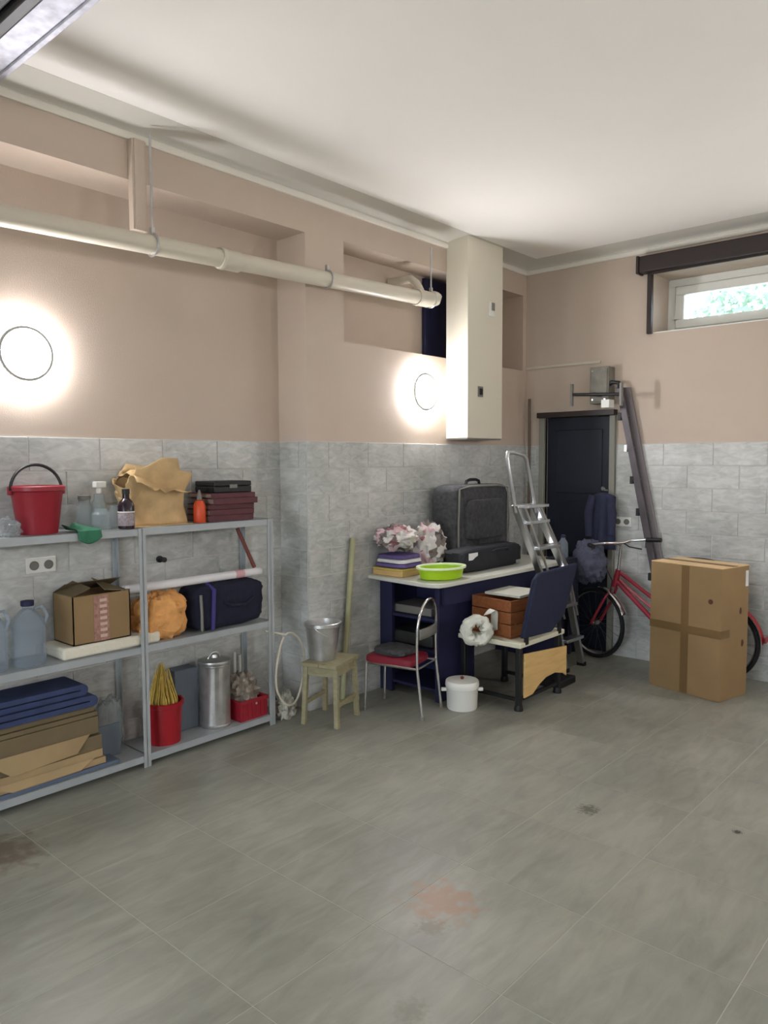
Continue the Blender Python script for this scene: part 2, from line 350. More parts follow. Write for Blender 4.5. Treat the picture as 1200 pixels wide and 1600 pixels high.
# window: reveal, white frame and sash, pane; roller shutter box and rail
yw = D+0.28
win = MB(); fw0 = 0.055
win.box(WX0, WX1, yw, yw+0.07, WZ0, WZ0+fw0).box(WX0, WX1, yw, yw+0.07, WZ1-fw0, WZ1).box(WX0, WX0+fw0, yw, yw+0.07, WZ0+fw0, WZ1-fw0).box(WX1-fw0, WX1, yw, yw+0.07, WZ0+fw0, WZ1-fw0)
wo = win.build('window_1', M_WHITE, bevel=0.004); tag(wo, 'white framed high window under the dark shutter box', kind='structure')
s = MB(); a0, a1, b0, b1 = WX0+fw0+0.004, WX1-fw0-0.004, WZ0+fw0+0.004, WZ1-fw0-0.004; sw = 0.062
s.box(a0, a1, yw-0.015, yw+0.05, b0, b0+sw).box(a0, a1, yw-0.015, yw+0.05, b1-sw, b1).box(a0, a0+sw, yw-0.015, yw+0.05, b0+sw, b1-sw).box(a1-sw, a1, yw-0.015, yw+0.05, b0+sw, b1-sw)
so = s.build('sash', M_WHITE, wo, bevel=0.006)
B(a0+sw-0.01, a1-sw+0.01, yw+0.01, yw+0.016, b0+sw-0.01, b1-sw+0.01).build('pane', M_GLASS, so, smooth=False)
B(WX0+0.002, WX1-0.002, D+0.002, yw, WZ0, WZ0+0.008).build('window_sill', M_WHITE, wo)
sh = thing('roller_shutter', (1.9, D-0.05, WZ0), 'dark brown shutter box with guide rail over the high window', 'shutter')
B(0.985, 2.85, D-0.095, D-0.001, WZ1+0.002, WZ1+0.118).build('shutter_box', M_BROWN, sh, bevel=0.008)
B(0.965, 0.985, D-0.1, D-0.001, WZ1-0.004, WZ1+0.122).build('end_cap', M_BROWN, sh, bevel=0.004)
for xx in (1.025, 2.752):
    B(xx, xx+0.034, D-0.035, D-0.001, WZ0-0.005, WZ1+0.002).build('guide_rail', M_BROWN, sh, bevel=0.003)
B(1.06, 2.75, D-0.05, D-0.035, WZ1-0.012, WZ1+0.002).build('bottom_slat', M_BROWN, sh)

# door of dark navy leaf in grey frame
dr = B(DX0+0.002, DX1-0.002, D+0.03, D+0.07, 0.005, DZ-0.002).build('door_1', M_DOOR, bevel=0.003); tag(dr, 'tall dark navy door leaf in a grey frame near the corner', kind='structure')
for zz in (0.12, 0.72, 1.24):
    B(DX0+0.08, DX1-0.08, D+0.022, D+0.0305, zz, zz+0.46 if zz < 1.2 else zz+0.5).build('panel', M_DOOR, dr, bevel=0.006)
MB().box(DX0-0.045, DX0, D-0.03, D+0.03, 0, DZ).box(DX1, DX1+0.045, D-0.03, D+0.03, 0, DZ).build('door_frame', M_DFRAME, dr, bevel=0.004)
B(DX0-0.05, DX1+0.05, D-0.06, D+0.028, DZ, DZ+0.042).build('lintel', M_BROWN, dr, bevel=0.003)
h = MB().box(DX1-0.075, DX1-0.035, D+0.02, D+0.03, 0.97, 1.13).tube([(DX1-0.055, D+0.025, 1.06), (DX1-0.055, D-0.03, 1.06), (DX1-0.15, D-0.035, 1.06)], 0.008).build('door_handle', M_CHROME, dr)

# ------------------------------------------------------------------ overhead garage door, seen from below
gd = thing('garage_door', (2.6, -0.8, 2.88), 'open sectional garage door hung flat under the ceiling with dusty grey end profile', 'door')
B(0.22, 4.9, 1.10, 1.225, 2.90, 2.945).build('end_profile', M_GUNM, gd, bevel=0.006)
B(0.22, 4.9, 1.195, 1.215, 2.89, 2.90).build('lip', M_GUNM, gd, bevel=0.002)
B(0.22, 4.9, 1.05, 1.10, 2.885, 2.94).build('rubber_seal', M_BLACK, gd, bevel=0.01)
for k in range(5):
    y1 = 1.045-k*0.6
    B(0.22, 4.9, y1-0.59, y1, 2.90, 2.94).build('door_panel', M_DGREY, gd, bevel=0.008)
for xx in (0.15, 4.95):
    MB().box(xx-0.02, xx+0.02, -2.6, 1.02, 2.86, 2.93).build('track', M_GALV, gd)
    for yy in (-1.5, 0.9):
        B(xx-0.012, xx+0.012, yy-0.015, yy+0.015, 2.93, H).build('hanger', M_GALV, gd)

# ------------------------------------------------------------------ wall lamps
def wall_lamp(c, r, label, turn=0.0):
    t = thing('wall_lamp', c, label, 'lamp', 'round wall lamps')
    x, y, z = c; T = Matrix.Translation(c) @ Matrix.Rotation(turn, 4, 'Z')
    MB().lathe([(0, 0.001), (r*0.9, 0.001), (r*0.9, 0.008), (0, 0.008)], axis='x', n=40, T=T).build('base', M_WHITE, t)
    MB().lathe([(r*0.93, 0.043), (r*1.045, 0.039), (r*1.055, 0.044), (r*1.04, 0.053), (r*0.945, 0.053), (r*0.93, 0.048), (r*0.93, 0.043)], axis='x', n=40, T=T).build('rim', M_SATIN, t)
    MB().lathe([(r*0.95, 0.009), (r*0.98, 0.012), (r*0.98, 0.035), (r*0.95, 0.0405), (r*0.95, 0.0435), (r*0.6, 0.047), (0, 0.048)], axis='x', n=40, T=T).build('diffuser', M_LAMP, t)
    return t
wall_lamp((RC, 1.515, 1.992), 0.118, 'glowing round lamp in the recessed bay above the red bucket')
wall_lamp((0, 4.10, 1.972), 0.122, 'glowing round lamp beside the cream boxed casing')
wall_lamp((RC, -1.1, 1.985), 0.118, 'added unseen round lamp in the recessed bay nearest the garage doorway')  # added lamp out of view, lights the room from the doorway end
for yy, nm in ((-1.1, 'nearest the doorway'), (1.5, 'in the middle'), (4.1, 'nearest the window wall')):
    wall_lamp((XR, yy, 1.98), 0.118, 'added unseen round lamp on the bare wall opposite the shelves, ' + nm, math.pi)  # added lamps out of view, brighten the room from the opposite wall
wall_lamp((3.35, D, 1.98), 0.118, 'round lamp on the window wall past the high window', -math.pi/2)

# ------------------------------------------------------------------ drain pipe, trunking, casing, conduit, sockets
pz = lambda y: 2.50 + (y-1.6)*0.033
t = thing('drain_pipe', (0.1, 2.0, 2.5), 'cream plastic drain pipe slung along the beige wall under the beam', 'pipe')
for a, b in ((-2.4, 0.98), (0.98, 2.45), (2.45, 4.02)):
    MB().tube([(0.1, a, pz(a)), (0.1, b, pz(b))], 0.045, 20).build('pipe_length', M_PVC, t)
for c in (0.95, 2.42, 3.99):
    MB().lathe([(0.045, -0.06), (0.053, -0.06), (0.056, -0.05), (0.056, -0.035), (0.053, -0.03), (0.053, 0.06), (0.045, 0.06)], (0.1, c, pz(c)), 'y', 24).build('socket_collar', M_PVC, t)
pe = pz(4.05)
MB().tube([(0.1, 4.0, pe), (0.1, 4.09, pe+0.003), (0.1, 4.125, pe+0.012), (0.1, 4.14, pe+0.04)], [0.05, 0.05, 0.049, 0.045], 20).build('elbow', M_PVC, t)
MB().tube([(0.085, 4.0, pe+0.04), (0.05, 4.0, pe+0.10), (0.0, 4.0, pe+0.14), (-0.19, 4.0, pe+0.15)], 0.028, 14).build('branch_pipe', M_PVC, t)
for c, top in ((1.985, H-0.03), (3.12, pz(3.12)+0.085), (4.09, 2.93)):
    z = pz(c)
    m = MB().tube(arc((0.1, c, z), 0.05, 0, 2*math.pi, 24, (1, 0, 0), (0, 0, 1))[:-1], 0.006, 6, closed=True)
    m.box(0.09, 0.11, c-0.008, c+0.008, z+0.045, z+0.08)
    cl = m.build('clamp', M_GALV, t); MB().tube([(0.1, c, z+0.06), (0.1, c, top)], 0.006, 8).build('hanger_rod', M_GALV, t)
tk = tag(B(0.001, 0.04, 1.925, 2.0, 2.585, 3.0).build('cable_trunking', M_WALL, bevel=0.003, loc=(0.02, 1.96, 2.585)), 'narrow beige cable trunking dropping from the cove to the pipe', 'trunking')
B(0.04, 0.045, 1.935, 1.99, 2.585, 3.0).build('cover_strip', M_WALL, tk, bevel=0.001)
t = thing('boxed_casing', (0.095, 4.61, 1.657), 'tall cream boxed casing on the wall beside the lamp', 'casing')
B(0.0005, 0.19, 4.392, 4.832, 1.66, 3.06).build('body', M_CASING, t, bevel=0.003)
B(-0.0+0.006, 0.185, 4.398, 4.826, 1.652, 1.66).build('bottom_plate', M_GREY, t)
a = B(0.19, 0.198, 4.645, 4.715, 2.54, 2.645).build('switch_plate', M_WHITE, t, bevel=0.002); B(0.198, 0.203, 4.675, 4.71, 2.585, 2.64).build('switch', M_GREY, a, bevel=0.001)
a = B(0.19, 0.197, 4.515, 4.575, 1.955, 2.03).build('socket_plate', M_GREY, t, bevel=0.002); B(0.197, 0.203, 4.528, 4.562, 1.97, 2.015).build('socket', M_BLACK, a, bevel=0.002)
tag(B(-0.195, -0.165, 4.36, 4.80, 2.2325, 2.82).build('navy_board', M_NAVY, bevel=0.003, loc=(-0.18, 4.58, 2.232)), 'dark blue board standing in the niche behind the cream casing', 'board')
tag(MB().box(0.01, 0.66, D-0.014, D, 2.24, 2.262).build('cable_conduit', M_PVC, bevel=0.003, loc=(0.3, D, 2.24)), 'thin cream conduit running level from the corner above the door', 'conduit')
def socket(p, nrm, label):
    t = thing('double_socket', p, label, 'socket')
    x, y, z = p
    if nrm == 'x':
        B(x, x+0.01, y-0.07, y+0.07, z-0.036, z+0.036).build('plate', M_WHITE, t, bevel=0.003)
        for k in (-0.034, 0.034): MB().lathe([(0.022, 0.0101), (0.022, 0.0125), (0.018, 0.0125), (0.017, 0.0105), (0, 0.0105)], (x, y+k, z), 'x', 16).build('outlet', M_GREY, t)
    else:
        B(x-0.07, x+0.07, y-0.01, y, z-0.036, z+0.036).build('plate', M_WHITE, t, bevel=0.003)
        for k in (-0.034, 0.034): MB().lathe([(0.022, -0.0101), (0.022, -0.0125), (0.018, -0.0125), (0.017, -0.0105), (0, -0.0105)], (x+k, y, z), 'y', 16).build('outlet', M_GREY, t)
socket((RC+0.008, 1.563, 1.02), 'x', 'white double socket on the tiles behind the shelving')
socket((0.86, D-0.008, 1.035), 'y', 'white double socket on the tiles beside the navy door')

# ------------------------------------------------------------------ shelving unit
t = thing('shelving_unit', (-0.11, 1.94, 0), 'grey steel shelving unit with three levels in the recessed bay', 'shelving')
SX0, SX1 = -0.235, 0.02
ys = [1.14, 1.94, 2.735]
for y in ys:
    for x in (SX0, SX1):
        d = 1 if x == SX0 else -1
        m = MB(); wv, th = 0.038, 0.003
        ya, yb = (y-0.019, y+0.019)
        m.box(x, x+d*th, ya, yb, 0, 1.18) if d > 0 else m.box(x-th, x, ya, yb, 0, 1.18)
        m.box(*sorted((x, x+d*0.03)), y-0.0015, y+0.0015, 0, 1.18)
        m.build('post', M_SHELF, t)
for z in (1.145, 0.568, 0.026):
    for k in range(2):
        a, b = ys[k]+0.003, ys[k+1]-0.003
        m = MB().box(SX0+0.004, SX1-0.004, a, b, z+0.032, z+0.036).box(SX1-0.006, SX1-0.004, a, b, z, z+0.036).box(SX0+0.004, SX0+0.006, a, b, z, z+0.036).box(SX0+0.006, SX1-0.006, a, a+0.002, z, z+0.032).box(SX0+0.006, SX1-0.006, b-0.002, b, z, z+0.032)
        m.build('shelf', M_SHELF, t, bevel=0.001)
Z1, Z2, Z3 = 0.0625, 0.6045, 1.1815     # shelf surfaces

def bucket(name, c, rt_, rb, h, m, label, handle=None, lug=True, rim=0.008):
    t = thing(name, c, label, 'bucket')
    MB().lathe([(0, 0), (rb, 0), (rb+(rt_-rb)*0.86, h*0.86), (rt_-0.002, h*0.88), (rt_+rim, h*0.9), (rt_+rim, h*0.985), (rt_, h), (rt_-0.005, h*0.99), (rb-0.004, 0.006), (0, 0.006)], c, n=36).build('body', m, t)
    return t
# --- top shelf
rb = bucket('red_bucket', (-0.11, 1.50, Z3), 0.112, 0.083, 0.215, M_RED, 'red plastic bucket with black hoop handle on the top shelf')
MB().tube(arc((-0.11, 1.50, Z3+0.195), 0.122, 0, math.pi, 20, (0.12, -0.99, 0), (-0.35, 0.12, 0.93)), 0.007, 8).build('handle', M_BLACK, rb)
for s_ in (-1, 1): B(-0.125, -0.095, 1.50+s_*0.118-0.006, 1.50+s_*0.118+0.006, Z3+0.175, Z3+0.21).build('lug', M_RED, rb, bevel=0.003)
tag(MB().blob((-0.07, 1.345, Z3+0.035), (0.055, 0.06, 0.045), 0.35, 9, flat=Z3, seed=3).build('crumpled_film', M_CLEAR, loc=(-0.07, 1.345, Z3)), 'crumpled clear plastic film beside the red bucket', 'plastic film')
gm = MB().grid(lambda u, v: (-0.12+0.144*min(1, u*1.6)+0.004*math.sin(9*v), 1.612+0.11*v+0.01*u, (Z3+0.006+0.03*(1-u)*math.sin(5*v+2)**2) if u < 0.625 else Z3+0.006-(u-0.625)*0.16*(0.55+0.45*math.sin(3*v+0.2))), 16, 12)
tag(gm.build('green_cloth', M_GREENC, solid=0.004, loc=(-0.05, 1.67, Z3)), 'green rag hanging over the top shelf edge', 'cloth')
def jar(c, r, h, m, label, lid=None, cat='jar', name='jar'):
    t = thing(name, c, label, cat)
    MB().lathe([(0, 0), (r*0.95, 0), (r, 0.006), (r, h*0.74), (r*0.72, h*0.86), (r*0.7, h), (r*0.66, h), (r*0.68, h*0.86), (r*0.95, h*0.73), (r*0.95, 0.008), (0, 0.008)], c, n=22).build('body', m, t)
    if lid: MB().lathe([(0, h+0.001), (r*0.76, h+0.001), (r*0.78, h+0.006), (r*0.78, h+0.02), (0, h+0.024)], c, n=22).build('lid', lid, t)
    return t
jar((-0.06, 1.775, Z3), 0.042, 0.10, M_CLEAR, 'squat clear jar on the top shelf next to the green rag')
jar((-0.15, 1.74, Z3), 0.038, 0.14, M_CLEAR, 'taller clear jar behind the squat jar on the top shelf', M_GREY)
jar((-0.075, 1.852, Z3), 0.032, 0.11, M_CLEAR, 'clear jar on the top shelf between squat jar and dark bottle')
sp = jar((-0.16, 1.82, Z3), 0.034, 0.165, M_CLEAR, 'clear spray bottle with white head behind the jars', None, 'bottle', 'spray_bottle')
MB().lathe([(0, 0.166), (0.014, 0.166), (0.014, 0.195), (0, 0.195)], (-0.16, 1.82, Z3), n=14).box(-0.18, -0.14, 1.797, 1.85, Z3+0.195, Z3+0.225).build('spray_head', M_WHITE, sp, bevel=0.004)
MB().blob((-0.045, 1.69, Z3+0.036), (0.04, 0.05, 0.05), 0.4, 9, flat=Z3+0.006, seed=8)
bt = thing('dark_bottle', (-0.016, 1.88, Z3), 'dark brown bottle with paper label in front of the paper bag', 'bottle')
c = (-0.016, 1.88, Z3)
MB().lathe([(0, 0), (0.036, 0), (0.038, 0.008), (0.038, 0.11), (0.03, 0.13), (0.016, 0.145), (0.016, 0.165), (0, 0.165)], c, n=24).build('body', M_DBOT, bt)
MB().lathe([(0, 0.166), (0.018, 0.166), (0.018, 0.19), (0, 0.19)], c, n=18).build('cap', M_BLACK, bt)
MB().lathe([(0.0385, 0.015), (0.0389, 0.016), (0.0389, 0.075), (0.0385, 0.076)], c, n=24).build('label', M_LABEL, bt)
MB().lathe([(0.039, 0.078), (0.0392, 0.078), (0.0392, 0.084), (0.039, 0.084)], c, n=24).build('label_band', M_WHITE, bt)
# crumpled paper bag: rings of a rounded rectangle, torn open top
def bag_mesh(c, hx, hy, h, amp, lean, seed, n=44, m=16, flare=0.12):
    mb = MB()
    def fn(u, v):
        a = 2*math.pi*u; e = 0.45
        dx = math.copysign(abs(math.cos(a))**e, math.cos(a)); dy = math.copysign(abs(math.sin(a))**e, math.sin(a))
        q = noise.fractal(Vector((math.cos(a)*1.4+seed, math.sin(a)*1.4, v*2.6)), 0.7, 2.1, 4)
        k = 1-0.1*math.sin(math.pi*v)+flare*v*v+amp*q*(0.3+v)
        zz = h*v*(1+0.16*math.sin(a*2+seed)*v+0.22*q*v)
        return (c[0]+hx*dx*k+lean[0]*v, c[1]+hy*dy*k+lean[1]*v, c[2]+0.003+zz)
    mb.grid(fn, n, m); return mb
pb = thing('paper_bag', (-0.115, 2.075, Z3), 'crumpled brown paper bag standing open on the top shelf', 'bag')
bag_mesh((-0.135, 2.10, Z3), 0.078, 0.168, 0.245, 0.16, (0.0, -0.01), 1.7).build('bag_wall', M_KRAFT, pb, solid=0.003)
B(-0.2, -0.03, 1.91, 2.26, Z3, Z3+0.003).build('bag_bottom', M_KRAFT, pb)
MB().grid(lambda u, v: (-0.2+0.2*u+0.015*math.sin(9*v), 1.93+0.3*v, Z3+0.215+0.05*math.sin(3.0*u+2.2*v)+0.045*noise.noise(Vector((u*4, v*5, 3)))), 14, 16).build('folded_flap', M_KRAFT, pb, solid=0.003)
ob = thing('orange_bottle', (-0.05, 2.318, Z3), 'orange plastic bottle with grey nozzle between paper bag and books', 'bottle')
c = (-0.05, 2.318, Z3)
MB().lathe([(0, 0), (0.03, 0), (0.032, 0.006), (0.032, 0.09), (0.02, 0.115), (0.012, 0.118), (0, 0.118)], c, n=22).build('body', M_OBOT, ob)
MB().lathe([(0, 0.1185), (0.014, 0.1185), (0.013, 0.135), (0.005, 0.17), (0, 0.172)], c, n=16).build('nozzle', M_GREY, ob)
bz = Z3; rnd = random.Random(4)
names = ['bottom', 'second lowest', 'middle', 'second highest', 'topmost maroon']
for k in range(5):
    hh = [0.034, 0.03, 0.028, 0.033, 0.027][k]; dx, dy = rnd.uniform(-0.012, 0.012), rnd.uniform(-0.012, 0.012)
    c = (-0.115+dx, 2.512+dy, bz)
    t = thing('book', c, 'maroon book, %s of the stack on the top shelf' % names[k], 'book', 'maroon books stacked on the top shelf')
    x0, x1, y0, y1 = c[0]-0.105, c[0]+0.105, c[1]-0.145, c[1]+0.145
    MB().box(x0, x1, y0, y1, bz+0.0003, bz+0.004).box(x0, x1, y0, y1, bz+hh-0.004, bz+hh-0.0005).box(x1-0.004, x1, y0, y1, bz+0.004, bz+hh-0.004).build('cover', M_MAROON, t, bevel=0.001)
    B(x0+0.004, x1-0.004, y0+0.004, y1-0.004, bz+0.004, bz+hh-0.004).build('pages', M_PAGES, t)
    bz += hh
t = thing('black_case', (-0.11, 2.515, bz), 'small black case lying on the stack of maroon books', 'case')
B(-0.2, -0.02, 2.395, 2.64, bz, bz+0.034).build('case_base', M_BLACK, t, bevel=0.005); B(-0.2, -0.02, 2.395, 2.64, bz+0.035, bz+0.062).build('lid', M_BLACK, t, bevel=0.005)
B(-0.02, -0.015, 2.49, 2.54, bz+0.024, bz+0.044).build('latch', M_GREY, t, bevel=0.001)
# --- middle shelf
def jug(c, label):
    t = thing('water_jug', c, label, 'jug', 'clear water jugs on the middle shelf')
    MB().lathe([(0, 0), (0.066, 0), (0.072, 0.01), (0.07, 0.05), (0.074, 0.06), (0.07, 0.075), (0.074, 0.14), (0.07, 0.155), (0.073, 0.17), (0.066, 0.2), (0.03, 0.245), (0.022, 0.25), (0.022, 0.262), (0, 0.262)], c, n=28).build('body', M_BLUECLEAR, t)
    MB().lathe([(0, 0.263), (0.027, 0.263), (0.028, 0.268), (0.028, 0.285), (0, 0.29)], c, n=20).build('cap', M_NAVY, t)
    MB().tube([(c[0]+0.02, c[1]+0.02, c[2]+0.25), (c[0]+0.045, c[1]+0.045, c[2]+0.262), (c[0]+0.06, c[1]+0.06, c[2]+0.22), (c[0]+0.05, c[1]+0.05, c[2]+0.18)], 0.007, 8).build('handle', M_BLUECLEAR, t)
    return t
jug((-0.075, 1.425, Z2), 'clear bluish water jug next to the cardboard box on the middle shelf')
jug((-0.085, 1.265, Z2), 'clear bluish water jug cut off by the picture edge on the middle shelf')
fs = tag(B(-0.215, 0.0, 1.545, 2.04, Z2, Z2+0.055, ).build('foam_slab', M_FOAM, bevel=0.012, loc=(-0.1, 1.8, Z2)), 'white foam slab under the cardboard box on the middle shelf', 'foam')
t = thing('cardboard_box', (-0.1, 1.735, Z2+0.056), 'small open cardboard box with printed stripe on the middle shelf', 'box')
zb = Z2+0.056; x0, x1, y0, y1, zt = -0.205, -0.012, 1.60, 1.885, zb+0.225; w_ = 0.005
MB().box(x0, x1, y0, y1, zb, zb+w_).box(x0, x0+w_, y0, y1, zb, zt).box(x1-w_, x1, y0, y1, zb, zt).box(x0, x1, y0, y0+w_, zb, zt).box(x0, x1, y1-w_, y1, zb, zt).build('carton', M_CARD, t)
MB().prism([(x0, y0, zt), (x0, y0+0.004, zt), (x0, y1, zt+0.004), (x0, y1-0.02, zt+0.0)], (0.1, 0.01, 0.05)).build('flap', M_CARD3, t)
MB().prism([(x0, y0, zt), (x1, y0, zt), (x1-0.01, y0+0.09, zt+0.03), (x0+0.01, y0+0.09, zt+0.045)], (0, 0.002, 0.004)).build('flap', M_CARD3, t)
MB().prism([(x0, y1, zt), (x1, y1, zt), (x1-0.015, y1-0.12, zt+0.012), (x0+0.01, y1-0.10, zt+0.05)], (0, 0.002, 0.004)).build('flap', M_CARD3, t)
B(x1, x1+0.0012, 1.70, 1.775, zb+0.004, zt-0.006).build('printed_stripe', mat('faded_pink_print', (158, 118, 104), 0.7, var=0.3, scale=60), t)
for k in range(7):
    B(x1+0.0012, x1+0.002, 1.73, 1.765, zb+0.02+k*0.028, zb+0.034+k*0.028).build('print_mark', mat('pale_print', (196, 172, 156), 0.7), t)
tag(MB().blob((-0.10, 2.085, Z2+0.105), (0.105, 0.14, 0.125), 0.22, 6, e=0.75, flat=Z2+0.001, seed=5, n=40, m=24).build('orange_sack', M_ORANGE, loc=(-0.1, 2.10, Z2)), 'orange cloth sack slumped on the middle shelf beside the navy bag', 'sack')
t = thing('duffel_bag', (-0.11, 2.48, Z2), 'dark navy duffel bag filling the end of the middle shelf', 'bag')
MB().blob((-0.105, 2.485, Z2+0.124), (0.108, 0.232, 0.124), 0.05, 8, e=0.42, flat=Z2+0.001, seed=9, n=48, m=28).build('body', M_NCLOTH, t)
MB().tube([(0.004, 2.35, Z2+0.01), (0.012, 2.35, Z2+0.12), (0.006, 2.36, Z2+0.22), (-0.06, 2.36, Z2+0.247)], 0.011, 6).build('strap', mat('purple_strap', (66, 56, 120), 0.8), t)
MB().tube([(0.0, 2.285, Z2+0.012), (0.004, 2.282, Z2+0.11), (-0.004, 2.283, Z2+0.2)], 0.008, 6).build('piping', M_GREY, t)
MB().tube([(0.005, 2.42, Z2+0.15), (0.02, 2.46, Z2+0.125), (0.022, 2.56, Z2+0.12), (0.006, 2.62, Z2+0.15)], 0.009, 6).build('handle', M_NCLOTH, t)
MB().tube([(-0.0, 2.24, Z2+0.25), (-0.1, 2.25, Z2+0.26)], 0.003, 6)
t = thing('paper_roll', (-0.06, 2.3, Z2+0.262), 'long white paper roll lying across sack and navy bag', 'roll')
MB().lathe([(0.008, -0.42), (0.022, -0.42), (0.022, 0.42), (0.008, 0.42), (0.008, -0.42)], (0, 0, 0), 'y', 18, T=Matrix.Translation((-0.045, 2.29, Z2+0.277))).build('roll_body', M_PAPER, t)
MB().lathe([(0.0222, -0.03), (0.0228, -0.03), (0.0228, 0.03), (0.0222, 0.03)], (0, 0, 0), 'y', 18, T=Matrix.Translation((-0.045, 2.56, Z2+0.277))).build('paper_band', mat('pink_paper', (206, 160, 164), 0.8), t)
t = thing('red_brown_stick', (-0.06, 2.66, Z2+0.3), 'red brown wooden stick leaning between top shelf and paper roll', 'stick')
MB().tube([(-0.075, 2.695, Z2+0.297), (-0.13, 2.62, Z3-0.055)], 0.011, 8).build('shaft', M_RSTICK, t)
tag(MB().lathe([(0, 0), (0.018, 0), (0.018, 0.012), (0.008, 0.014), (0.008, 0.04), (0.014, 0.042), (0.014, 0.055), (0, 0.057)], (RC+0.008, 2.19, 0.985), 'x', 14).build('wall_hook', M_BLACK, loc=(RC, 2.10, 0.985)), 'small black hook on the tiles above the orange sack', 'hook')
# --- bottom shelf
def flat_carton(y0, y1, z0, th, tilt, label, m, x0=-0.22, x1=0.0, flap=True, k=0):
    t = thing('flattened_carton', (-0.11, (y0+y1)/2, z0), label, 'cardboard', 'flattened cartons on the bottom shelf')
    T = Matrix.Translation((0, y1, z0)) @ Matrix.Rotation(tilt, 4, 'X') @ Matrix.Translation((0, -y1, -z0))
    MB().box(x0, x1, y0, y1, z0, z0+th*0.42, T).box(x0, x1-0.006, y0+0.008, y1-0.012, z0+th*0.48, z0+th, T).build('sheet', m, t, bevel=0.002)
    if flap:
        MB().prism([(x1, y0+0.02, z0+th*0.5), (x1, y1-0.06, z0+th*0.5), (x1+0.018, y1-0.13, z0+th*0.5-(0.065 if k else 0.03)), (x1+0.02, y0+0.12, z0+th*0.5-(0.08 if k else 0.032))], (0.001, 0, 0.004), T).build('flap', M_CARD2, t)
    return t
tag(B(-0.21, 0.005, 1.2, 1.80, Z1, Z1+0.018).build('blue_sheet', M_BLUE2, bevel=0.003, loc=(-0.1, 1.5, Z1)), 'slate blue sheet lying flat under the cartons on the bottom shelf', 'sheet')
zc = Z1+0.019
for k, (th, m, nm) in enumerate(((0.07, M_CARD2, 'lowest flattened carton with bent pale flap on the bottom shelf'), (0.155, M_CARD3, 'thick dark carton in the middle of the pile on the bottom shelf'), (0.05, M_CARD3, 'thin uppermost flattened carton under the blue mats'))):
    flat_carton(1.18, 1.735-0.012*k, zc, th, 0, nm, m, x1=-0.004-0.01*k, flap=k in (0, 1), k=k); zc += th+0.002
for k, nm in enumerate(('lower folded blue mat on top of the cartons', 'upper folded blue mat on top of the cartons')):
    t = thing('blue_mat', (-0.11, 1.45, zc), nm, 'mat', 'folded blue mats'); y1 = 1.71-0.04*k
    prof = [(y, 0.001) for y in (1.18, y1-0.03)] + [(y1-0.03+0.027*math.sin(a), 0.028-0.027*math.cos(a)) for a in [i*math.pi/8 for i in range(1, 8)]] + [(y1-0.03, 0.055), (1.18, 0.055), (1.18, 0.031), (y1-0.04, 0.031), (y1-0.04, 0.025), (1.18, 0.025)]
    MB().prism([(-0.22, y, zc+z) for y, z in prof], (0.212-0.012*k, 0, 0)).build('folded_foam', M_BLUE, t, bevel=0.002); zc += 0.057
tag(B(-0.10, -0.095, 1.742, 1.86, Z1, Z1+0.16, ).build('white_sheet', M_BGREY, bevel=0.001, loc=(-0.1, 1.8, Z1)), 'pale grey card standing beside the cartons on the bottom shelf', 'card')
tag(MB().blob((-0.16, 1.84, Z1+0.13), (0.06, 0.07, 0.14), 0.3, 8, flat=Z1, seed=13).build('clear_bag', M_CLEAR, loc=(-0.16, 1.84, Z1)), 'crumpled clear plastic bag behind the middle post on the bottom shelf', 'bag')
t = bucket('red_bucket', (-0.085, 2.10, Z1), 0.094, 0.082, 0.215, M_DRED, 'dark red bucket full of yellow straw on the bottom shelf')
for s_ in (-1, 1): B(-0.1, -0.07, 2.10+s_*0.1-0.006, 2.10+s_*0.1+0.006, Z1+0.17, Z1+0.215).build('lug', M_DRED, t, bevel=0.003)
rnd = random.Random(2); m = MB()
for k in range(150):
    a = rnd.uniform(0, 6.28); r = rnd.uniform(0, 0.07); b = rnd.uniform(0.0, 0.02); hh = rnd.uniform(0.26, 0.41)
    p0 = Vector((-0.085+r*math.cos(a)*0.8, 2.10+r*math.sin(a)*0.8, Z1+0.02)); f = 0.85-0.55*max(0, (hh-0.26)/0.15)
    m.tube([p0, p0.lerp(Vector((-0.085+r*math.cos(a)*1.05, 2.095+r*math.sin(a)*1.15, Z1+0.22)), 1), (-0.085+r*math.cos(a)*f, 2.085+r*math.sin(a)*f+b, Z1+hh)], [0.004, 0.004, 0.0012], 4)
tag(m.build('straw_bundle', M_STRAW, loc=(-0.085, 2.10, Z1+0.01), kind='stuff'), 'yellow straw tuft standing in the dark red bucket', 'straw')
tag(B(-0.225, -0.135, 2.20, 2.345, Z1, Z1+0.33).build('slate_box', M_BGREY, bevel=0.004, loc=(-0.18, 2.27, Z1)), 'slate grey box standing behind the red bucket on the bottom shelf', 'box')
t = thing('steel_canister', (-0.09, 2.42, Z1), 'ribbed steel canister with lid on the bottom shelf', 'canister')
c = (-0.09, 2.42, Z1)
prof = [(0, 0), (0.083, 0), (0.086, 0.004), (0.086, 0.012), (0.082, 0.016), (0.082, 0.33), (0.086, 0.334), (0.086, 0.344), (0.0, 0.346)]
mb = MB(); n = 48
mb.add([((r*(1+(0.02 if (0.01 < h_ < 0.333 and k % 4 < 2) else 0)))*math.cos(2*math.pi*k/n)+c[0], (r*(1+(0.02 if (0.01 < h_ < 0.333 and k % 4 < 2) else 0)))*math.sin(2*math.pi*k/n)+c[1], h_+c[2]) for r, h_ in prof for k in range(n)],
       [(i*n+k, i*n+(k+1) % n, (i+1)*n+(k+1) % n, (i+1)*n+k) for i in range(len(prof)-1) for k in range(n)])
mb.build('body', M_GALV, t)
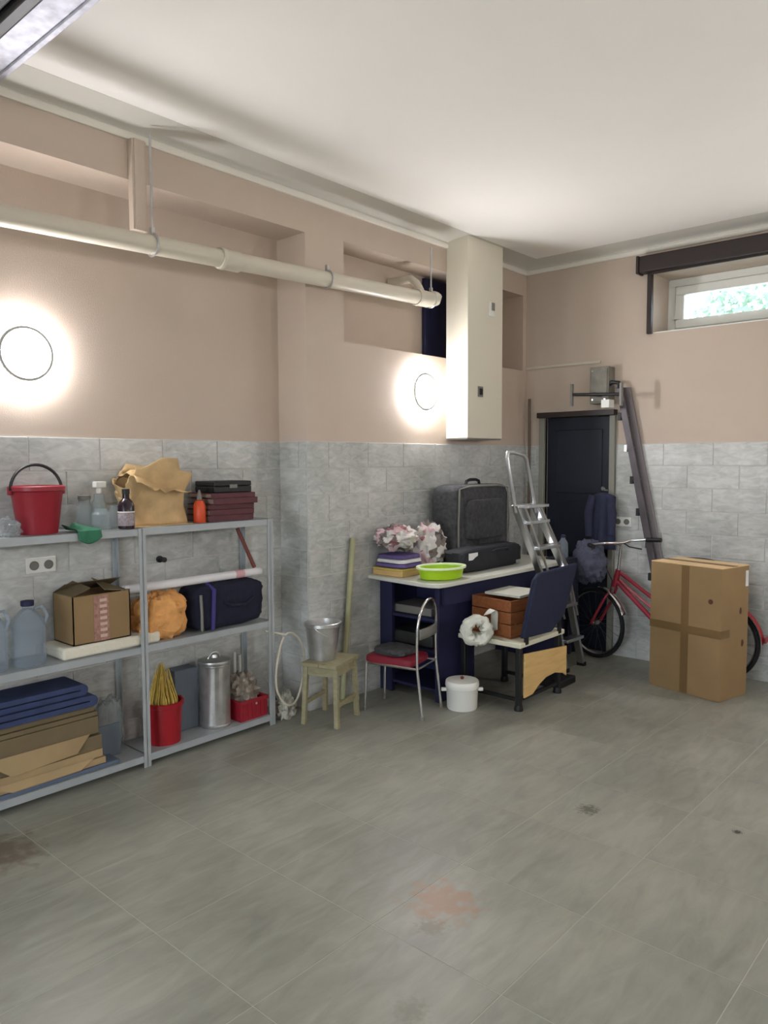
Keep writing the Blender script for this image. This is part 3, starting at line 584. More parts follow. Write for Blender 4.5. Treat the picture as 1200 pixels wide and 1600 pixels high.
MB().lathe([(0, 0.347), (0.088, 0.347), (0.09, 0.352), (0.088, 0.362), (0.02, 0.374), (0.016, 0.39), (0, 0.392)], c, n=30).build('lid', M_GALV, t)
MB().tube(arc((c[0], c[1], c[2]+0.362), 0.04, 0, math.pi, 12, (0, 1, 0), (0, 0, 1)), 0.004, 8).build('handle', M_GALV, t)
t = thing('red_crate', (-0.09, 2.625, Z1), 'low red plastic crate at the end of the bottom shelf', 'crate')
x0, x1, y0, y1, zt = -0.2, 0.0, 2.525, 2.712, Z1+0.115
MB().box(x0, x1, y0, y1, Z1, Z1+0.006).box(x0, x0+0.006, y0, y1, Z1, zt).box(x1-0.006, x1, y0, y1, Z1, zt).box(x0, x1, y0, y0+0.006, Z1, zt).box(x0, x1, y1-0.006, y1, Z1, zt).build('crate_shell', M_RED, t, bevel=0.002)
MB().box(x1, x1+0.005, y0-0.004, y1+0.004, zt-0.02, zt).box(x0-0.004, x1, y0-0.005, y0, zt-0.02, zt).box(x0-0.004, x1, y1, y1+0.005, zt-0.02, zt).build('rim', M_RED, t)
for k in range(6): B(x1, x1+0.004, y0+0.018+k*0.03, y0+0.024+k*0.03, Z1+0.01, zt-0.022).build('rib', M_RED, t)
tag(MB().blob((-0.10, 2.615, Z1+0.135), (0.085, 0.08, 0.105), 0.4, 10, flat=Z1+0.007, seed=21).build('crumpled_bag', mat('mottled_film', (138, 128, 116), 0.5, var=0.45, scale=30), loc=(-0.1, 2.615, Z1)), 'crumpled mottled plastic bag stuffed in the low red crate', 'bag')
for k in range(4):
    tag(MB().lathe([(0, 0), (0.009, 0), (0.009, 0.33-0.02*(k % 2)), (0.006, 0.33-0.02*(k % 2)), (0, 0.31)], (-0.20-0.006*(k % 2), 2.555+0.042*k, Z1+0.122 if 0 else Z1+0.008), n=12).build('white_tube', M_WHITE, loc=(-0.2, 2.555+0.042*k, Z1+0.008)),
        ('first', 'second', 'third', 'fourth')[k]+' slim white tube from the steel canister in the red crate', 'tube', 'white tubes in the red crate')
t = thing('hose_loop', (0.04, 2.84, 0.1), 'white hose loop hanging on the end of the shelving', 'hose')
pts = []
for i in range(33):
    a = math.radians(115-i*11.5*0.98)
    pts.append((0.045+0.008*math.sin(3*a), 2.845+0.112*math.cos(a)*(1 if math.cos(a) > 0 else 0.92), 0.30+0.205*math.sin(a)*(1.0 if math.sin(a) < 0 else 1.05)))
pts = [(-0.04, 2.74, 0.53)] + pts[1:]
MB().tube(pts, 0.0065, 8).build('hose', M_PVC, t)
tag(MB().blob((-0.02, 2.86, 0.065), (0.05, 0.055, 0.09), 0.5, 11, flat=0.0, seed=31).build('crumpled_film', mat('grey_film', (170, 168, 156), 0.4, var=0.35, scale=40), loc=(-0.02, 2.86, 0)), 'crumpled grey plastic on the floor inside the white hose loop', 'plastic film')

# ------------------------------------------------------------------ stool, galvanised bucket, pole
SR = math.radians(18); sc = Vector((0.20, 3.02, 0))
t = thing('step_stool', sc, 'small pale wooden stool on the floor beside the shelving', 'stool', rz=SR)
sw, sd, shh = 0.112, 0.145, 0.36
for k in range(2):
    MB().box(-sw+k*(sw+0.001), k*(sw+0.001)-0.001, -sd, sd, shh-0.022, shh).build('seat_plank', M_WOOD, t, bevel=0.003, local=True)
for sx in (-1, 1):
    for sy in (-1, 1):
        MB().prism([(sx*(sw-0.004)-0.014*sx-0.013, sy*(sd-0.03)-0.013, shh-0.022), (sx*(sw-0.004)-0.014*sx+0.013, sy*(sd-0.03)-0.013, shh-0.022), (sx*(sw-0.004)-0.014*sx+0.013, sy*(sd-0.03)+0.013, shh-0.022), (sx*(sw-0.004)-0.014*sx-0.013, sy*(sd-0.03)+0.013, shh-0.022)], (0.012*sx, 0.014*sy, -(shh-0.022))).build('leg', M_WOOD, t, bevel=0.002, local=True)
for sx in (-1, 1): B(sx*(sw-0.022)-0.008, sx*(sw-0.022)+0.008, -sd+0.04, sd-0.04, shh-0.075, shh-0.024).build('apron', M_WOOD, t, local=True, bevel=0.002)
for sy in (-1, 1): B(-sw+0.03, sw-0.03, sy*(sd-0.03)-0.008, sy*(sd-0.03)+0.008, shh-0.075, shh-0.024).build('apron', M_WOOD, t, local=True, bevel=0.002)
for sx in (-1, 1): B(sx*(sw-0.012)-0.007, sx*(sw-0.012)+0.007, -sd+0.028, sd-0.028, 0.11, 0.135).build('stretcher', M_WOOD, t, local=True, bevel=0.002)
c = (0.165, 2.995, 0.361)
t = bucket('metal_bucket', c, 0.103, 0.078, 0.215, M_GALV, 'galvanised metal bucket standing on the wooden stool', rim=0.006)
MB().tube(arc((c[0], c[1], c[2]+0.2), 0.108, 0.12, math.pi-0.12, 18, (0.3, -0.95, 0), (0.72, 0.23, -0.66)), 0.0035, 6).build('handle', M_GALV, t)
t = thing('wooden_pole', (0.03, 3.25, 0), 'greenish wooden pole leaning against the tiles behind the metal bucket', 'pole')
MB().tube([(0.05, 3.265, 0.006), (0.034, 3.385, 1.0), (0.032, 3.388, 1.02)], [0.018, 0.018, 0.015], 10).build('shaft', M_STICK, t)
MB().box(0.03, 0.08, 3.22, 3.39, 0.0, 0.03).build('mop_head', M_STICK, t, bevel=0.005)

# ------------------------------------------------------------------ desk
DT = 0.77; t = thing('desk', (0.3, 4.25, 0), 'navy blue desk with pale grey top along the tiled wall', 'desk')
top = [(0.012, 3.545), (0.50, 3.50), (0.56, 3.505), (0.60, 3.53), (0.615, 3.58), (0.665, 5.10), (0.012, 5.10)]
MB().prism([(x, y, DT-0.025) for x, y in top], (0, 0, 0.025)).build('desktop', M_DTOP, t, bevel=0.004)
B(0.014, 0.115, 3.66, 3.69, 0, DT-0.026).build('side_panel', M_NAVY, t, bevel=0.002)
B(0.47, 0.50, 3.66, 4.02, 0, DT-0.026).build('side_panel', M_NAVY, t, bevel=0.002)
B(0.014, 0.03, 3.69, 4.02, 0, DT-0.026).build('back_panel', M_NAVY, t)
for z in (0.06, 0.30, 0.50): B(0.03, 0.47, 3.67, 4.02, z, z+0.018).build('pedestal_shelf', M_NAVY, t, bevel=0.001)
B(0.014, 0.50, 4.02, 4.04, 0, DT-0.026).build('side_panel', M_NAVY, t)
B(0.014, 0.61, 5.03, 5.06, 0, DT-0.026).build('side_panel', M_NAVY, t, bevel=0.002)
MB().prism([(0.505, 3.68, DT-0.16), (0.525, 3.68, DT-0.16), (0.60, 5.03, DT-0.16), (0.58, 5.03, DT-0.16)], (0, 0, 0.133)).build('apron', M_NAVY, t)
B(0.014, 0.032, 4.04, 5.03, 0.2, DT-0.026).build('back_panel', M_NAVY, t)
tag(B(0.06, 0.42, 3.70, 3.98, 0.319, 0.40).build('grey_parcel', M_DGREY, bevel=0.01, loc=(0.24, 3.84, 0.319)), 'dark grey parcel on the middle shelf inside the navy desk pedestal', 'parcel')
tag(B(0.07, 0.40, 3.71, 3.96, 0.519, 0.57).build('grey_folder', M_GREY, bevel=0.004, loc=(0.24, 3.84, 0.519)), 'flat dark grey folder on the upper shelf inside the desk pedestal', 'folder')
# things on the desk
t = thing('yellow_box', (0.14, 3.70, DT), 'flat yellow box on the desk under the patterned bundle', 'box')
B(0.02, 0.27, 3.585, 3.80, DT+0.001, DT+0.035).build('box_base', M_PLY, t, bevel=0.003); B(0.018, 0.272, 3.583, 3.802, DT+0.036, DT+0.05).build('lid', mat('yellow_card', (196, 170, 96), 0.6), t, bevel=0.002)
t = thing('purple_cloth', (0.14, 3.70, DT+0.051), 'folded purple cloth on the flat yellow box', 'cloth')
for k in range(3): MB().blob((0.145, 3.70, DT+0.066+k*0.027), (0.125-0.006*k, 0.115-0.004*k, 0.0145), 0.05, 6, e=0.4, seed=k+40).build('fold', M_PURPLE if k != 1 else M_PAPER, t)
tag(MB().blob((0.145, 3.675, DT+0.24), (0.13, 0.145, 0.078), 0.28, 9, seed=50, n=44, m=26).build('patterned_bundle', M_PATT, loc=(0.14, 3.72, DT+0.14)), 'crumpled patterned fabric bundle lying on the purple cloth', 'fabric')
tag(MB().blob((0.165, 3.975, DT+0.155), (0.115, 0.122, 0.152), 0.24, 9, seed=53, n=44, m=26, flat=DT+0.001).build('white_pink_bundle', M_PATT, loc=(0.2, 4.02, DT)), 'taller white and rose fabric bundle in front of the dark suitcase', 'fabric')
t = thing('lime_basin', (0.475, 3.715, DT), 'lime green plastic basin with pale rim on the desk corner', 'basin')
T = Matrix.Translation((0.475, 3.715, DT)) @ Matrix.Rotation(math.radians(70), 4, 'Z')
MB().lathe([(0, 0.001), (0.125, 0.001), (0.14, 0.01), (0.152, 0.072), (0.148, 0.072), (0.136, 0.012), (0, 0.008)], n=40, sy=0.72, T=T).build('basin_body', M_LIME, t)
MB().lathe([(0.146, 0.070), (0.165, 0.068), (0.168, 0.074), (0.166, 0.082), (0.146, 0.08), (0.146, 0.070)], n=40, sy=0.74, T=T).build('rim', M_LIMERIM, t)
t = thing('suitcase', (0.17, 4.48, DT), 'large charcoal fabric suitcase standing upright on the desk', 'suitcase')
MB().blob((0.16, 4.48, DT+0.29), (0.115, 0.335, 0.272), 0.015, 6, e=0.22, seed=60, n=60, m=32).build('body', M_CHAR, t)
for yy in (4.17, 4.79): MB().box(0.10, 0.22, yy-0.02, yy+0.02, DT, DT+0.03).build('foot', M_BLACK, t, bevel=0.006)
MB().tube([(0.17, 4.40, DT+0.555), (0.17, 4.41, DT+0.585), (0.17, 4.45, DT+0.595), (0.17, 4.52, DT+0.595), (0.17, 4.56, DT+0.585), (0.17, 4.57, DT+0.555)], 0.011, 8).build('handle', M_BLACK, t)
MB().tube([(0.277, 4.17, DT+0.05), (0.279, 4.165, DT+0.3), (0.277, 4.18, DT+0.535), (0.277, 4.3, DT+0.552), (0.277, 4.65, DT+0.552), (0.277, 4.78, DT+0.535), (0.279, 4.795, DT+0.3), (0.277, 4.79, DT+0.05)], 0.007, 6).build('piping', M_GREY, t)
MB().blob((0.275, 4.48, DT+0.32), (0.03, 0.24, 0.14), 0.03, 6, e=0.25, seed=61).build('front_pocket', M_CHAR, t)
t = thing('black_bag', (0.40, 4.32, DT), 'low black fabric bag with white tag in front of the suitcase', 'bag')
MB().blob((0.41, 4.29, DT+0.079), (0.083, 0.37, 0.078), 0.05, 6, e=0.35, flat=DT+0.001, seed=65, n=48, m=24).build('body', M_BCASE, t)
B(0.484, 0.491, 3.99, 4.09, DT+0.085, DT+0.13).build('tag', M_PAPER, t)
MB().tube([(0.49, 4.25, DT+0.12), (0.51, 4.28, DT+0.135), (0.512, 4.42, DT+0.135), (0.49, 4.45, DT+0.12)], 0.007, 6).build('handle', M_BCASE, t)
B(0.485, 0.495, 4.56, 4.62, DT+0.015, DT+0.035).build('buckle', M_GALV, t, bevel=0.002)

# ------------------------------------------------------------------ red seated chair
CR = math.radians(14); t = thing('red_chair', (0.37, 3.43, 0), 'low chair with red seat and chrome tube frame before the desk', 'chair', rz=CR)
SH = 0.315; a, b = 0.175, 0.135      # half depth (local x, back at +x), half width
MB().blob((-0.01, 0, SH), (a-0.01, b-0.004, 0.024), 0.0, 5, e=0.32, n=44, m=14).build('seat', M_SEATRED, t, local=True)
for sy in (-1, 1):
    MB().tube([(-a+0.02, sy*(b-0.012), SH-0.018), (-a+0.012, sy*(b-0.008), 0.02), (-a+0.01, sy*(b-0.008), 0.008)], 0.0085, 10).build('front_leg', M_CHROME, t, local=True)
    MB().lathe([(0, 0), (0.011, 0), (0.011, 0.022), (0, 0.022)], (-a+0.01, sy*(b-0.008), 0), n=12).build('foot', M_GREY, t, local=True)
    MB().tube([(a+0.045, sy*(b+0.002), 0.008), (a+0.012, sy*b, SH-0.02), (a+0.01, sy*(b-0.002), SH+0.1)], 0.0085, 10).build('rear_leg', M_CHROME, t, local=True)
    MB().lathe([(0, 0), (0.011, 0), (0.011, 0.022), (0, 0.022)], (a+0.045, sy*(b+0.002), 0), n=12).build('foot', M_GREY, t, local=True)
MB().tube([(-a+0.02, -b+0.012, SH-0.022), (a+0.012, -b, SH-0.022), (a+0.012, b, SH-0.022), (-a+0.02, b-0.012, SH-0.022)], 0.008, 8, closed=True).build('seat_frame', M_CHROME, t, local=True)
pts = [(a+0.01, -b+0.002, SH+0.1)] + [(a+0.012+0.022*(i/10 if i <= 10 else (20-i)/10), -(b-0.002)*math.cos(math.pi*i/20), SH+0.20+0.175*math.sin(math.pi*i/20)) for i in range(21)] + [(a+0.01, b-0.002, SH+0.1)]
MB().tube(pts, 0.0085, 10).build('back_hoop', M_CHROME, t, local=True)
MB().grid(lambda u, v: (a+0.018+0.016*math.cos((u-0.5)*2.6), (u-0.5)*2*(b-0.012), SH+0.15+0.06*v), 12, 3).build('back_rest', M_GREY, t, solid=0.008, local=True)

tag(MB().blob((0.345, 3.43, SH+0.042), (0.115, 0.10, 0.024), 0.1, 7, e=0.5, flat=SH+0.0245, seed=77).build('grey_cushion', M_CHAR, loc=(0.345, 3.43, SH)), 'dark grey folded cushion lying on the red chair seat', 'cushion')
# ------------------------------------------------------------------ white pail
c = (0.655, 3.69, 0); t = thing('white_pail', c, 'white enamel pail with lid and side lugs on the floor by the desk', 'pail')
MB().lathe([(0, 0), (0.088, 0), (0.092, 0.006), (0.096, 0.125), (0.1, 0.13), (0.1, 0.138), (0, 0.138)], c, n=36).build('body', M_WHITE, t)
MB().lathe([(0, 0.139), (0.102, 0.139), (0.103, 0.145), (0.101, 0.166), (0.097, 0.172), (0, 0.176)], c, n=36).build('lid', M_WHITE, t)
MB().lathe([(0, 0.177), (0.008, 0.177), (0.012, 0.19), (0, 0.196)], c, n=14).build('knob', M_RSTICK, t)
for s_ in (-1, 1):
    ca, sa = math.cos(math.radians(41.7)), math.sin(math.radians(41.7))
    MB().box(-0.016, 0.016, -0.012, 0.012, 0.105, 0.125, RZ(math.radians(41.7), (c[0]+s_*0.111*ca, c[1]+s_*0.111*sa, 0))).build('lug', M_WHITE, t, bevel=0.004)

# ------------------------------------------------------------------ navy chair and what lies on it
t = thing('navy_chair', (0.74, 4.1, 0), 'old chair with cream seat, black legs and navy backrest pushed under the desk', 'chair')
B(0.52, 0.975, 3.83, 4.37, 0.385, 0.415).build('seat', M_CREAM, t, bevel=0.006)
for x, y, sp_ in ((0.945, 3.865, 1), (0.945, 4.335, 1), (0.545, 3.865, 0), (0.545, 4.335, 0)):
    MB().box(x-0.016, x+0.016, y-0.016, y+0.016, 0.02, 0.384).build('leg', M_BMET, t, bevel=0.003)
    MB().lathe([(0, 0), (0.026, 0), (0.028, 0.008), (0.022, 0.035), (0.0, 0.037)], (x, y, 0), n=16).build('foot', M_BLACK, t)
B(0.561, 0.929, 3.855, 3.875, 0.055, 0.075).build('stretcher', M_BMET, t); B(0.561, 0.929, 4.325, 4.345, 0.055, 0.075).build('stretcher', M_BMET, t)
B(0.935, 0.955, 3.881, 4.319, 0.055, 0.075).build('stretcher', M_BMET, t)
for y in (3.90, 4.30): B(0.965, 0.982, y-0.015, y+0.015, 0.40, 0.60).build('back_upright', M_BMET, t, bevel=0.002)
back = [(3.80, 0.455), (4.13, 0.44), (4.27, 0.53), (4.37, 0.85), (3.90, 0.835), (3.86, 0.80)]
MB().prism([(0.984+0.12*(z-0.45), y, z) for y, z in back], (0.035, 0, 0.004)).build('backrest', M_NPAD, t, bevel=0.012, seg=3)
t = thing('wooden_crate', (0.72, 4.02, 0.416), 'open orange brown wooden crate on the cream seat', 'crate', rz=math.radians(-8))
x0, x1, y0, y1, zh = -0.16, 0.16, -0.10, 0.22, 0.235
B(x0, x1, y0, y1, 0, 0.008).build('bottom', M_CRATE, t, local=True)
for k in range(3):
    z0 = 0.012+k*0.075
    for nm, bx in (('slat', (x1-0.008, x1, y0, y1)), ('slat', (x0, x0+0.008, y0, y1)), ('slat', (x0+0.008, x1-0.008, y0, y0+0.008)), ('slat', (x0+0.008, x1-0.008, y1-0.008, y1))):
        B(*bx, z0, z0+0.07).build(nm, M_CRATE, t, local=True, bevel=0.002)
tag(B(0.62, 0.88, 3.98, 4.27, 0.656, 0.672).build('grey_sheet', M_DTOP, bevel=0.002, loc=(0.75, 4.07, 0.655)), 'grey board lying across the open wooden crate', 'board')
t = thing('white_coil', (0.72, 3.72, 0.36), 'white coil of film hanging from the cream seat corner', 'coil')
Tc = Matrix.Translation((0.72, 3.745, 0.475)) @ Matrix.Rotation(math.radians(48), 4, 'Z') @ Matrix.Rotation(math.radians(8), 4, 'X')
mb = MB(); n1, n2 = 40, 14; vs = []
for a_ in range(n1):
    for b_ in range(n2):
        A, Bb = 2*math.pi*a_/n1, 2*math.pi*b_/n2; d = Vector((math.cos(A), 0, math.sin(A))); q = noise.fractal(Vector((math.cos(A)*2, math.sin(A)*2, math.cos(Bb)+3)), 0.6, 2.2, 4)
        rr = 0.034*(1+0.45*q); vs.append(Tc @ (d*(0.066+rr*math.cos(Bb)*1.05)+Vector((0, rr*math.sin(Bb)*1.1, 0))))
mb.add(vs, [(a_*n2+b_, a_*n2+(b_+1) % n2, ((a_+1) % n1)*n2+(b_+1) % n2, ((a_+1) % n1)*n2+b_) for a_ in range(n1) for b_ in range(n2)])
mb.build('roll', mat('white_film', (214, 214, 202), 0.6, bump=0.5, bscale=60), t)
MB().grid(lambda u, v: (0.735+0.05*v+0.02*math.sin(4*u), 3.80+0.10*u, 0.56+0.06*math.sin(3.1*u)*(1-0.5*v)-0.12*u*u+0.02*v), 14, 4).build('loose_end', MATS['white_film'], t, solid=0.004)
ply = [(3.885, 0.076), (3.885, 0.345), (4.40, 0.30), (4.40, 0.105), (4.36, 0.13), (4.25, 0.155), (4.14, 0.15), (4.05, 0.12), (3.98, 0.08)]
pl = tag(MB().prism([(0.9625, y, z) for y, z in ply], (0.012, 0, 0)).build('plywood_board', M_PLY, bevel=0.002, loc=(0.968, 4.13, 0.076)), 'yellow plywood board with arched lower edge resting against the chair legs', 'board')
tag(MB().blob((0.90, 4.29, 0.455), (0.05, 0.045, 0.04), 0.35, 8, flat=0.4155, seed=71).build('crumpled_paper', M_PAPER, loc=(0.9, 4.29, 0.415)), 'crumpled white paper on the cream seat beside the navy backrest', 'paper')
c = (0.80, 4.43, 0); tag(B(0.70, 0.93, 4.40, 4.62, 0, 0.05).build('dark_tray', M_BLACK, bevel=0.01, loc=(0.8, 4.5, 0)), 'low black tray on the floor behind the plywood board', 'tray')

# ------------------------------------------------------------------ aluminium step ladder against the desk
t = thing('step_ladder', (0.70, 4.9, 0), 'silver aluminium step ladder leaning on the desk edge', 'ladder')
railA = [(0.75, 4.80, 0.008), (0.73, 4.70, 0.40), (0.70, 4.52, 0.743), (0.672, 4.25, 1.206)]
railB = [(0.755, 5.04, 0.008), (0.735, 4.925, 0.40), (0.705, 4.83, 0.75), (0.672, 4.50, 1.194)]
def strip(path, w, d):
    m = MB(); n = len(path); V = [Vector(p) for p in path]; vs = []
    for p in V: vs += [p+Vector((-d/2, -w/2, 0)), p+Vector((d/2, -w/2, 0)), p+Vector((d/2, w/2, 0)), p+Vector((-d/2, w/2, 0))]
    fs = [(0, 1, 2, 3), tuple(4*(n-1)+k for k in range(4))]
    for i in range(n-1): fs += [(4*i+k, 4*i+(k+1) % 4, 4*i+4+(k+1) % 4, 4*i+4+k) for k in range(4)]
    return m.add(vs, fs)
strip(railA, 0.028, 0.05).build('rail', M_ALU, t, bevel=0.003); strip(railB, 0.028, 0.05).build('rail', M_ALU, t, bevel=0.003)
hoop = [(0.672, 4.26, 1.16), (0.668, 4.20, 1.37), (0.664, 4.16, 1.52), (0.663, 4.175, 1.55), (0.663, 4.23, 1.553), (0.662, 4.36, 1.535), (0.664, 4.395, 1.51), (0.668, 4.45, 1.34), (0.672, 4.51, 1.15)]
MB().tube(hoop, 0.013, 10).build('handle_hoop', M_ALU, t)
def lerp_path(P, z):
    for a, b in zip(P[:-1], P[1:]):
        if a[2] <= z <= b[2]:
            f = (z-a[2])/(b[2]-a[2]); return Vector(a).lerp(Vector(b), f)
    return Vector(P[-1])
for z in (0.22, 0.47, 0.70, 0.90, 1.08):
    a, b = lerp_path(railA, z), lerp_path(railB, z)
    MB().prism([a+Vector((-0.02, 0, 0)), a+Vector((0.06, 0, 0)), b+Vector((0.06, 0, 0)), b+Vector((-0.02, 0, 0))], (0, 0, 0.022)).build('tread', M_ALU, t, bevel=0.003)
a, b = lerp_path(railA, 1.19), lerp_path(railB, 1.19)
MB().prism([a+Vector((-0.03, -0.01, 0)), a+Vector((0.10, -0.01, 0)), b+Vector((0.10, 0.01, 0)), b+Vector((-0.03, 0.01, 0))], (0, 0, 0.02)).build('platform', M_ALU, t, bevel=0.003)
for R, s_ in ((railA, 1), (railB, -1)):
    P = [Vector(p)+Vector((0.055, s_*0.024, 0)) for p in R[1:]]
    MB().tube(P, 0.008, 8).build('rear_strut', M_ALU, t)
    p = R[0]; B(p[0]-0.03, p[0]+0.03, p[1]-0.018, p[1]+0.018, 0, 0.03).build('foot', M_BLACK, t, bevel=0.004)

# ------------------------------------------------------------------ bicycle along the window wall
by = 5.315; t = thing('bicycle', (1.2, by, 0), 'red step-through bicycle parked along the back wall behind the carton', 'bicycle')
FX, RX, WR = 0.725, 1.625, 0.268
def wheel(cx, ang):
    T = Matrix.Translation((cx, by, WR+0.002)) @ Matrix.Rotation(ang, 4, 'Z')
    n = 48; R_ = WR-0.016
    m = MB(); m.lathe([(R_+0.016*math.cos(a), 0.016*math.sin(a)) for a in [i*2*math.pi/10 for i in range(11)]], (0, 0, 0), 'y', n, T=T)
    wo = m.build('wheel', M_RUBBER, t)
    MB().lathe([(R_-0.014, -0.011), (R_-0.022, 0), (R_-0.014, 0.011), (R_-0.010, 0), (R_-0.014, -0.011)], (0, 0, 0), 'y', n, T=T).build('rim', M_ALU, wo)
    sp = MB()
    for k in range(20):
        a = 2*math.pi*k/20; d = 0.02 if k % 2 else -0.02
        sp.tube([T @ Vector((0.015*math.cos(a+1.2), d, 0.015*math.sin(a+1.2))), T @ Vector(((R_-0.018)*math.cos(a), 0, (R_-0.018)*math.sin(a)))], 0.0014, 4, caps=False)
    sp.build('spokes', M_SPOKE, wo, kind='stuff')
    MB().lathe([(0, -0.04), (0.012, -0.04), (0.012, -0.025), (0.022, -0.022), (0.022, 0.022), (0.012, 0.025), (0.012, 0.04), (0, 0.04)], (0, 0, 0), 'y', 16, T=T).build('hub', M_CHROME, wo)
    return wo
STE = math.radians(-14)
wheel(FX, STE); wheel(RX, 0)
hb, ht = Vector((0.872, by, 0.56)), Vector((0.905, by-0.004, 0.69)); bb = Vector((1.29, by, 0.27)); st = Vector((1.42, by, 0.62))
MB().tube([hb, ht], 0.021, 12).build('head_tube', M_BIKERED, t)
MB().tube([ht+Vector((0.012, 0, -0.02)), (1.175, by, 0.50), (1.37, by, 0.40)], 0.015, 10).build('top_tube', M_BIKERED, t)
MB().tube([hb+Vector((0.02, 0, 0.04)), (1.175, by, 0.345), bb], 0.018, 10).build('down_tube', M_BIKERED, t)
MB().tube([ht+Vector((0.01, 0, -0.07)), (1.0, by, 0.545), (1.19, by, 0.415), (1.34, by, 0.35)], 0.011, 8).build('mid_tube', mat('pinkish_bicycle_paint', (176, 90, 98), 0.35), t)
MB().tube([bb, st], 0.016, 10).build('seat_tube', M_BIKERED, t)
for s_ in (-1, 1):
    MB().tube([bb+Vector((0, s_*0.03, 0)), (RX, by+s_*0.055, WR)], 0.009, 8).build('chain_stay', M_BIKERED, t)
    MB().tube([st+Vector((0, s_*0.018, -0.06)), (RX, by+s_*0.055, WR)], 0.008, 8).build('seat_stay', M_BIKERED, t)
    d = Vector((-math.sin(STE), math.cos(STE), 0))*s_*0.05
    MB().tube([hb+d*0.6+Vector((0, 0, -0.01)), Vector((0.83, by, 0.47))+d, Vector((FX, by, WR))+d], 0.01, 8).build('fork_blade', M_BIKERED, t)
MB().lathe([(0.075, -0.012), (0.08, -0.012), (0.08, -0.008), (0.075, -0.008), (0.012, -0.01), (0.012, -0.014), (0.075, -0.012)], (bb.x, by-0.04, bb.z), 'y', 24).build('chainring', M_BMET, t)
MB().tube([bb+Vector((0, -0.07, 0)), bb+Vector((0.1, -0.075, -0.12)), bb+Vector((0.1, -0.085, -0.12))], 0.008, 8).build('crank', M_CHROME, t)
MB().tube([st, st+Vector((0.04, 0, 0.14))], 0.012, 8).build('seat_post', M_CHROME, t)
MB().blob((1.475, by, 0.79), (0.13, 0.075, 0.035), 0.0, 5, e=0.8).build('saddle', M_BLACK, t)
# fenders
for cx, a0, a1, ang, mt in ((FX, 20, 82, STE, M_CHROME), (RX, 5, 150, 0, M_DRED)):
    T = Matrix.Translation((cx, by, WR+0.002)) @ Matrix.Rotation(ang, 4, 'Z'); m = MB(); R_ = WR+0.022
    m.grid(lambda u, v: T @ Vector((R_*math.cos(math.radians(a0+(a1-a0)*u))-0.008*abs(v-0.5), 0.056*(v-0.5), R_*math.sin(math.radians(a0+(a1-a0)*u))-0.03*(v-0.5)**2)), 20, 4).build('fender', mt, t, solid=0.003)
B(RX+0.296, RX+0.306, by-0.03, by+0.03, 0.30, 0.34).build('reflector', M_RED, t, bevel=0.003)
MB().tube([ht, ht+Vector((0.02, -0.004, 0.18)), ht+Vector((0.0, -0.03, 0.20))], 0.012, 10).build('stem', M_CHROME, t)
hc = ht+Vector((0.0, -0.03, 0.20)); u = Vector((0.62, 0.78, 0)).normalized()
hp = [hc-u*0.25+Vector((0.05, -0.04, 0.0)), hc-u*0.15+Vector((0.0, 0, 0.0)), hc-u*0.06+Vector((-0.01, 0.01, 0)), hc, hc+u*0.05, hc+u*0.09+Vector((0.02, 0, 0.02)), hc+u*0.13+Vector((0.1, -0.01, 0.03))]
MB().tube(hp, 0.011, 10).build('handlebar', M_CHROME, t)
MB().tube([hp[0], hp[0]+Vector((0.06, -0.05, -0.005))], 0.016, 10).build('grip', M_BLACK, t)
MB().tube([hp[-1], hp[-1]+Vector((0.11, 0.0, 0.004))], 0.016, 10).build('grip', M_BLACK, t)
MB().tube([hp[1], hp[1]+Vector((-0.03, -0.03, -0.02)), hp[1]+Vector((0.0, -0.1, -0.045))], 0.005, 6).build('brake_lever', M_CHROME, t)
MB().tube([hp[4], hp[4]+Vector((0.06, -0.04, -0.02)), hp[4]+Vector((0.16, -0.05, -0.03))], 0.005, 6).build('brake_lever', M_BLACK, t)
MB().tube([hc+Vector((0, 0, -0.01)), hc+Vector((-0.09, -0.03, 0.02)), hc+Vector((-0.13, 0, -0.1)), hc+Vector((-0.03, -0.01, -0.28)), (0.86, by-0.05, 0.5)], 0.0035, 6).build('brake_cable', M_BLACK, t)
# bundle over the handlebar, bottle, jacket, blanket
tag(MB().blob((0.735, by-0.13, 0.745), (0.125, 0.075, 0.155), 0.2, 8, e=0.8, seed=80, n=40, m=26).build('cloth_bag', M_BASKET, loc=(0.74, by-0.13, 0.6)), 'slate grey cloth bag hanging from the bicycle handlebar', 'bag')
t = thing('plastic_bottle', (0.6, 5.03, DT+0.012), 'small clear plastic bottle on the far corner of the desk', 'bottle'); c = (0.60, 5.03, DT+0.012)
MB().lathe([(0, 0), (0.036, 0), (0.038, 0.01), (0.036, 0.11), (0.016, 0.14), (0.014, 0.15), (0, 0.15)], c, n=20).build('body', M_BLUECLEAR, t)
MB().lathe([(0, 0.151), (0.017, 0.151), (0.017, 0.17), (0, 0.172)], c, n=16).build('cap', M_NAVY, t)
jk = thing('navy_jacket', (0.73, 5.40, 1.28), 'navy blue jacket hanging on a peg beside the door', 'jacket')
MB().grid(lambda u, v: (0.645+(0.19)*u+0.01*(v-0.5)*(u-0.5), 5.405-0.035*math.sin(math.pi*u)-0.014*math.sin(u*13+v*2)*v, 1.255-0.43*v-0.03*(2*u-1)**2*(1-v)), 26, 18).build('body', mat('navy_jacket_cloth', (44, 46, 68), 0.9, var=0.15, scale=20), jk, solid=0.02)
MB().tube([(0.66, 5.375, 1.23), (0.635, 5.36, 1.1), (0.64, 5.36, 0.92)], [0.03, 0.034, 0.026], 12).build('sleeve', MATS['navy_jacket_cloth'], jk)
MB().tube([(0.80, 5.375, 1.23), (0.825, 5.36, 1.1), (0.82, 5.36, 0.94)], [0.03, 0.034, 0.026], 12).build('sleeve', MATS['navy_jacket_cloth'], jk)
